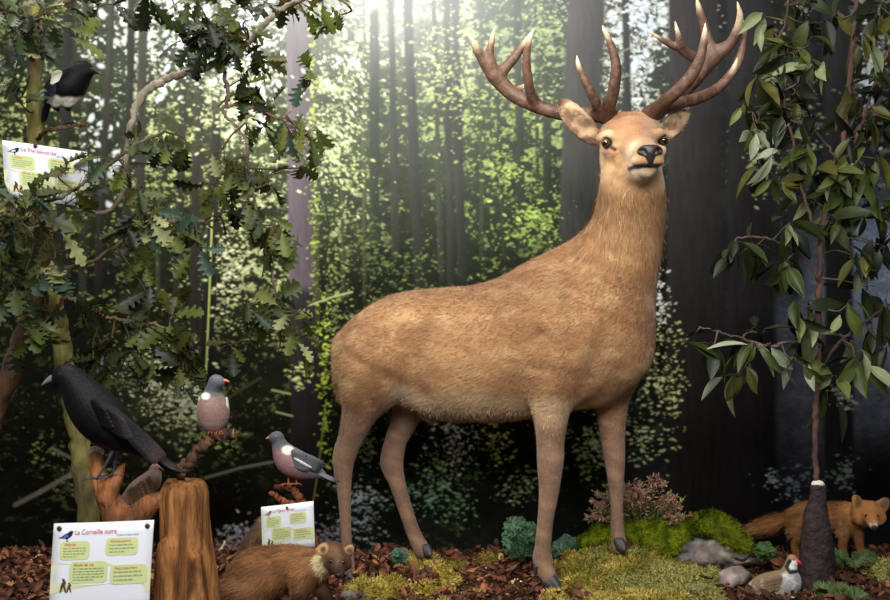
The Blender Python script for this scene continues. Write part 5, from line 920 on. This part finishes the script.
# ================================================================ rocks, moss, plants and litter
rockm = mat('rock', rough=.85, spec=.2, noise=(24, .3), bump=(40, .8, .012))
mossm = mat('moss', rough=.95, spec=.05, noise=(90, .35), bump=(150, .9, .01))
def rock(label, prs, d, c0, c1, amp=.02, h=.008, moss=None):
    q = P(prs[0][0][0], 0, d); root = thing('mossy_rock' if moss else 'stone', label, 'rock', [q[0], d, 0]); b = Blob()
    for pr in prs: b.ch([pd(x, y, d+(e[0] if e else 0), r) for x, y, r, *e in pr], .02)
    V, Q = b.mesh(h); n = np.abs(fbm3(V, 7, 4)-.5)*2; V = V+vnormals(V, Q)*(amp*(fbm3(V, 9, 6)-.5)*2-amp*sstep(.1, 0, n))[:, None]
    c = mixc(np.tile(lin(c0), (len(V), 1)), lin(c1), sstep(.4, .62, fbm3(V, 10, 9)))*(.7+.6*fbm3(V, 50, 3))[:, None]; mesh_obj('rock', V, Q, rockm, root, col=c)
    if moss:
        b = Blob()
        for pr in moss: b.ch([pd(x, y, d+(e[0] if e else 0), r) for x, y, r, *e in pr], .02)
        V, Q = b.mesh(h); V = V+vnormals(V, Q)*(.018*(fbm3(V, 22, 6)-.5)*2)[:, None]; c = mixc(np.tile(lin((116, 124, 26)), (len(V), 1)), lin((70, 82, 16)), sstep(.4, .65, fbm3(V, 24, 2)))
        mesh_obj('moss', V, Q, mossm, root, col=c); fv, ff, fc = fur(V, Q, c*1.15, np.tile([.3, -.3, -.4], (len(V), 1)), np.full(len(V), .012), 9000, .0016, .8, 3, .7); mesh_obj('moss_strands', fv, ff, mossm, root, col=fc, kind='stuff')
rock('grey rock under bright green moss below the heather', [[(604, 556, 15), (645, 552, 20), (684, 552, 19, -.06), (708, 556, 14, -.06)], [(694, 538, 9, -.05), (704, 552, 14, -.08)]], 5.34, (150, 142, 136), (104, 98, 96), moss=[[(584, 543, 7, -.02), (604, 534, 11), (628, 534, 12, -.03), (655, 534, 14, -.06), (678, 534, 12, -.08), (690, 528, 8, -.02)], [(650, 546, 9, -.12), (672, 548, 9, -.13)]])
rock('grey rock with a green moss cap right of the heather', [[(700, 556, 15), (730, 550, 17), (752, 553, 12), (760, 558, 8)]], 5.24, (156, 142, 130), (110, 100, 94), moss=[[(692, 526, 9, .04), (708, 524, 12), (724, 531, 12, -.02), (738, 542, 10, -.05), (750, 549, 5, -.05)]])
rock('flat pinkish grey stone lying on the moss near the partridge', [[(726, 576, 9), (738, 575, 9), (744, 573, 6)], [(728, 582, 8, -.03), (722, 588, 6, -.05)]], 4.95, (160, 144, 136), (120, 108, 104), .01)
rock('small half buried stone at the bottom edge below the moss', [[(692, 592, 8), (706, 593, 8)]], 4.78, (120, 112, 104), (92, 86, 82), .008, .006)
rock('small grey stone at the bottom edge in front of the marten', [[(346, 597, 6), (361, 596, 6)]], 4.68, (112, 106, 104), (84, 80, 82), .008, .006)

def sprig(base, tip, bend, n, ll, w, r, c0, c1, tw, g, gs):
    p = spline([base, base*.5+tip*.5+bend, tip], 7); gs.add(*tube(p, np.linspace(.0022, .0008, len(p)), 5), lin(tw))
    t = r.random(n)**.7; i = (t*(len(p)-2)).astype(int); f = (t*(len(p)-2)-i)[:, None]; pos = p[i]*(1-f)+p[i+1]*f; T = nrm(p[i+1]-p[i]); d = nrm(T*.8+r.normal(0, .6, (n, 3))); up = nrm(r.normal(0, 1, (n, 3)))
    cs = mixc(np.tile(lin(c0), (n, 1)), lin(c1), sstep(.3, .8, t+r.normal(0, .15, n)))*(.7+.6*r.random(n))[:, None]; g.add(*leaves(leaf_tmpl(CH*[1, w], .3, .1)[:3], pos, d, up, ll*(.6+.8*r.random(n)), cs))
r = np.random.default_rng(77)
D = 5.36; ht = thing('heather_plant', 'bushy pinkish brown heather growing on the mossy rock behind the far foreleg', 'plant', P(640, 532, D)); g, gs = Geo(), Geo()
for k in range(95):
    a = r.uniform(-1.45, 1.45); l = r.uniform(.6, 1.0); e = P(638+math.sin(a)*54*l+r.normal(0, 3), 530-math.cos(a)*62*l**1.3-3, D+r.normal(0, .09)); s = P(638+math.sin(a)*14, 532, D+r.normal(0, .03))
    sprig(s, e, np.array([0, r.normal(0, .02), .02]), 70, .020, .8, r, (74, 92, 44) if r.random() < .5 else (104, 112, 62), (182, 138, 116) if r.random() < .75 else (150, 150, 92), (92, 70, 52), g, gs)
gs.obj('stems', bark, ht, kind='stuff'); g.obj('flowers', leafm, ht, kind='stuff')
def fern(name, label, base, tips, d, c0, c1, ll, cat='fern'):
    root = thing(name, label, cat, P(base[0], base[1], d))
    for k, (x, y, o) in enumerate(tips):
        b = P(base[0]+(x-base[0])*.08, base[1], d); e = P(x, y, d+o); p = spline([b, b*.45+e*.55+[0, 0, .22*np.linalg.norm(e-b)], e], 12); g = Geo(); g.add(*tube(p, np.linspace(.0025, .0008, len(p)), 5), lin((64, 74, 40)))
        T = nrm(np.gradient(p, axis=0)); n = len(p); side = nrm(np.cross(T, np.array([0, -.8, .6])))
        for s in (-1, 1):
            t = np.linspace(.12, 1, 46); i = np.minimum((t*(n-1)).astype(int), n-2); f = (t*(n-1)-i)[:, None]; pos = p[i]*(1-f)+p[i+1]*f; dr = nrm(side[i]*s+T[i]*.55+r.normal(0, .1, (46, 3))); sz = ll*np.sin(np.clip(t*1.02+.12, 0, 1)*np.pi)**.6+.006
            cs = mixc(np.tile(lin(c0), (46, 1)), lin(c1), r.random(46))*(.8+.4*r.random(46))[:, None]; g.add(*leaves(leaf_tmpl(CH*[1, .5], .25, .2), pos, dr, np.tile([0, -.8, .6], (46, 1))+r.normal(0, .15, (46, 3)), sz, cs))
        g.obj('frond', leafm, root)
fern('fern', 'bluish green fern growing behind the near foreleg', (522, 562), [(503, 528, -.05), (507, 518, 0), (516, 516, .04), (527, 522, .02), (537, 525, -.04), (544, 528, .05), (503, 545, -.1), (512, 530, -.1), (530, 536, -.1), (520, 524, -.08), (540, 540, -.05)], 5.3, (52, 84, 56), (88, 120, 84), .04)
fern('fern', 'low bluish green fern between the two forelegs', (566, 560), [(560, 540, 0), (571, 536, 0), (580, 543, -.03), (552, 546, .0), (566, 538, .03), (556, 550, -.06)], 5.36, (52, 84, 60), (84, 116, 88), .035)
fern('moss_sprig', 'small teal green sprig in the litter left of the far hind hoof', (400, 566), [(393, 551, 0), (400, 548, 0), (406, 552, 0), (397, 553, -.04)], 5.3, (58, 92, 76), (80, 116, 92), .022, 'plant')
fern('green_sprig', 'small green sprig at the foot of the moss capped rock', (765, 562), [(757, 546, 0), (765, 542, 0), (773, 547, 0), (761, 550, -.05), (770, 552, -.05)], 5.12, (50, 86, 34), (84, 118, 52), .026, 'plant')
fern('ground_fern', 'flat green fern leaves below the fox forelegs', (848, 566), [(828, 562, -.1), (838, 556, 0), (866, 566, -.1), (880, 560, 0), (856, 570, -.15)], 5.1, (48, 70, 30), (84, 104, 48), .035)
fern('ground_fern', 'flat green leaves at the bottom edge right of the dark trunk base', (838, 606), [(812, 590, 0), (826, 586, .05), (850, 588, .05), (862, 596, 0), (838, 590, -.05), (870, 604, -.1)], 4.75, (56, 78, 34), (98, 118, 60), .04)

# ---- yellow-green moss carpet
def wpx(x, y): return CX+F*x/y, CY+F*HC/y                          # pixel of a ground point
def mossmask(X, Y):
    px, py = wpx(X, Y); p3 = np.stack([X, Y, 0*X], -1); n = fbm3(p3, 7, 61); m = np.zeros_like(X)
    for cx, cy, rx, ry, a in [(380, 590, 34, 14, .9), (350, 600, 22, 9, .8), (450, 578, 30, 14, .85), (430, 600, 34, 10, .8), (425, 560, 26, 8, .55), (500, 560, 20, 8, .6), (610, 580, 60, 22, 1.1), (590, 560, 46, 12, .9), (660, 585, 50, 20, 1.1), (690, 570, 40, 14, 1), (560, 598, 24, 10, .5), (745, 566, 20, 8, .6), (880, 572, 24, 8, .6), (830, 575, 18, 8, .5), (700, 598, 30, 12, .8), (640, 604, 60, 16, 1)]:
        m = np.maximum(m, a*np.exp(-((px-cx)/rx)**2-((py-cy)/ry)**2))
    return sstep(.42, .62, m*.75+(n-.5)*1.3+.12)*(m > .12)
gx = np.arange(-.75, 2.1, .009); gy = np.arange(4.35, 5.75, .009); X, Y = np.meshgrid(gx, gy, indexing='ij'); M_ = mossmask(X, Y); p3 = np.stack([X, Y, 0*X], -1)
Z = gz(X, Y)-.012+M_*(.004+.055*fbm3(p3, 13, 6)+.035*fbm3(p3, 38, 7)); V = np.stack([X, Y, Z], -1).reshape(-1, 3); ny = len(gy); i = np.arange(len(gx)-1)[:, None]*ny; j = np.arange(ny-1)[None]
Q = np.stack([i+j, i+ny+j, i+ny+j+1, i+j+1], -1).reshape(-1, 4); Q = Q[M_.reshape(-1)[Q].max(1) > .05]; us = np.unique(Q); mp = -np.ones(len(V), int); mp[us] = np.arange(len(us)); mk = M_.reshape(-1)[us]; V = V[us]; Q = mp[Q]
c = mixc(np.tile(lin((158, 140, 58)), (len(V), 1)), lin((196, 172, 92)), sstep(.4, .65, fbm3(V, 15, 3))); c = mixc(c, lin((122, 112, 48)), sstep(.52, .7, fbm3(V, 6, 13))); gr = sstep(.55, .75, V[:, 0])*sstep(.58, .5, fbm3(V, 5, 2)); c = mixc(c, lin((150, 150, 88)), gr*.7)
mesh_obj('tmp', V[:4], Q[:0], mossm) if False else None
fv, ff, fc = fur(V, Q, c*1.1, np.tile([.2, -.2, .1], (len(V), 1)), np.full(len(V), .011), 70000, .0022, .9, 4, 1.6)
g = Geo(); g.add(V, Q, c*.8); g.add(fv, ff, fc); tag(g.obj('moss_carpet', mossm, kind='stuff'), 'yellow green moss spread over the ground around the stag hooves', 'moss')

# ---- dead leaves
r = np.random.default_rng(91); n = 15000; X = r.uniform(-2.3, 2.5, n); Y = 4.0+r.random(n)**.8*1.75; px, py = wpx(X, Y); keep = mossmask(X, Y) < .25+.5*(r.random(n) < .45); X, Y = X[keep], Y[keep]; n = len(X); px = px[keep]
Z = gz(X, Y)+.004+.05*sstep(.25, .6, mossmask(X, Y))+.016*r.random(n)+.03*np.exp(-((px-400)/45)**2)*r.random(n); pal = np.array([lin(q) for q in [(98, 58, 42), (122, 76, 54), (78, 48, 36), (142, 92, 62), (64, 42, 34), (110, 66, 46), (168, 118, 78), (86, 62, 48)]]); ci = r.choice(8, n, p=[.2, .16, .2, .08, .14, .14, .03, .05]); cs = 1.2*pal[ci]*(.55+.8*r.random(n))[:, None]*np.where(px > 730, .75, 1)[:, None]
sp = r.random(n) < .02; cs[sp] = lin((206, 184, 128))
g = Geo(); tm = [leaf_tmpl(OAK*[1, .9], .5, .5, twist=.5), leaf_tmpl(CH*[1, 1.6], .7, -.5, twist=-.4), leaf_tmpl(CH*[1, 1.2], -.6, .9, twist=.6)]
dr = r.normal(0, 1, (n, 3))*[1, 1, .22]; up = r.normal(0, .6, (n, 3))+[0, -.15, 1]; sz = .018+.04*r.random(n)**1.5
for v in range(3):
    m = np.arange(n) % 3 == v; g.add(*leaves(tm[v], np.stack([X, Y, Z], -1)[m], dr[m], up[m], sz[m], cs[m]))
tag(g.obj('leaf_litter', mat('dead_leaf', rough=.75, spec=.2, noise=(40, .3), trans=.1), kind='stuff'), 'brown dead leaves and bark scraps covering the display floor', 'leaves')
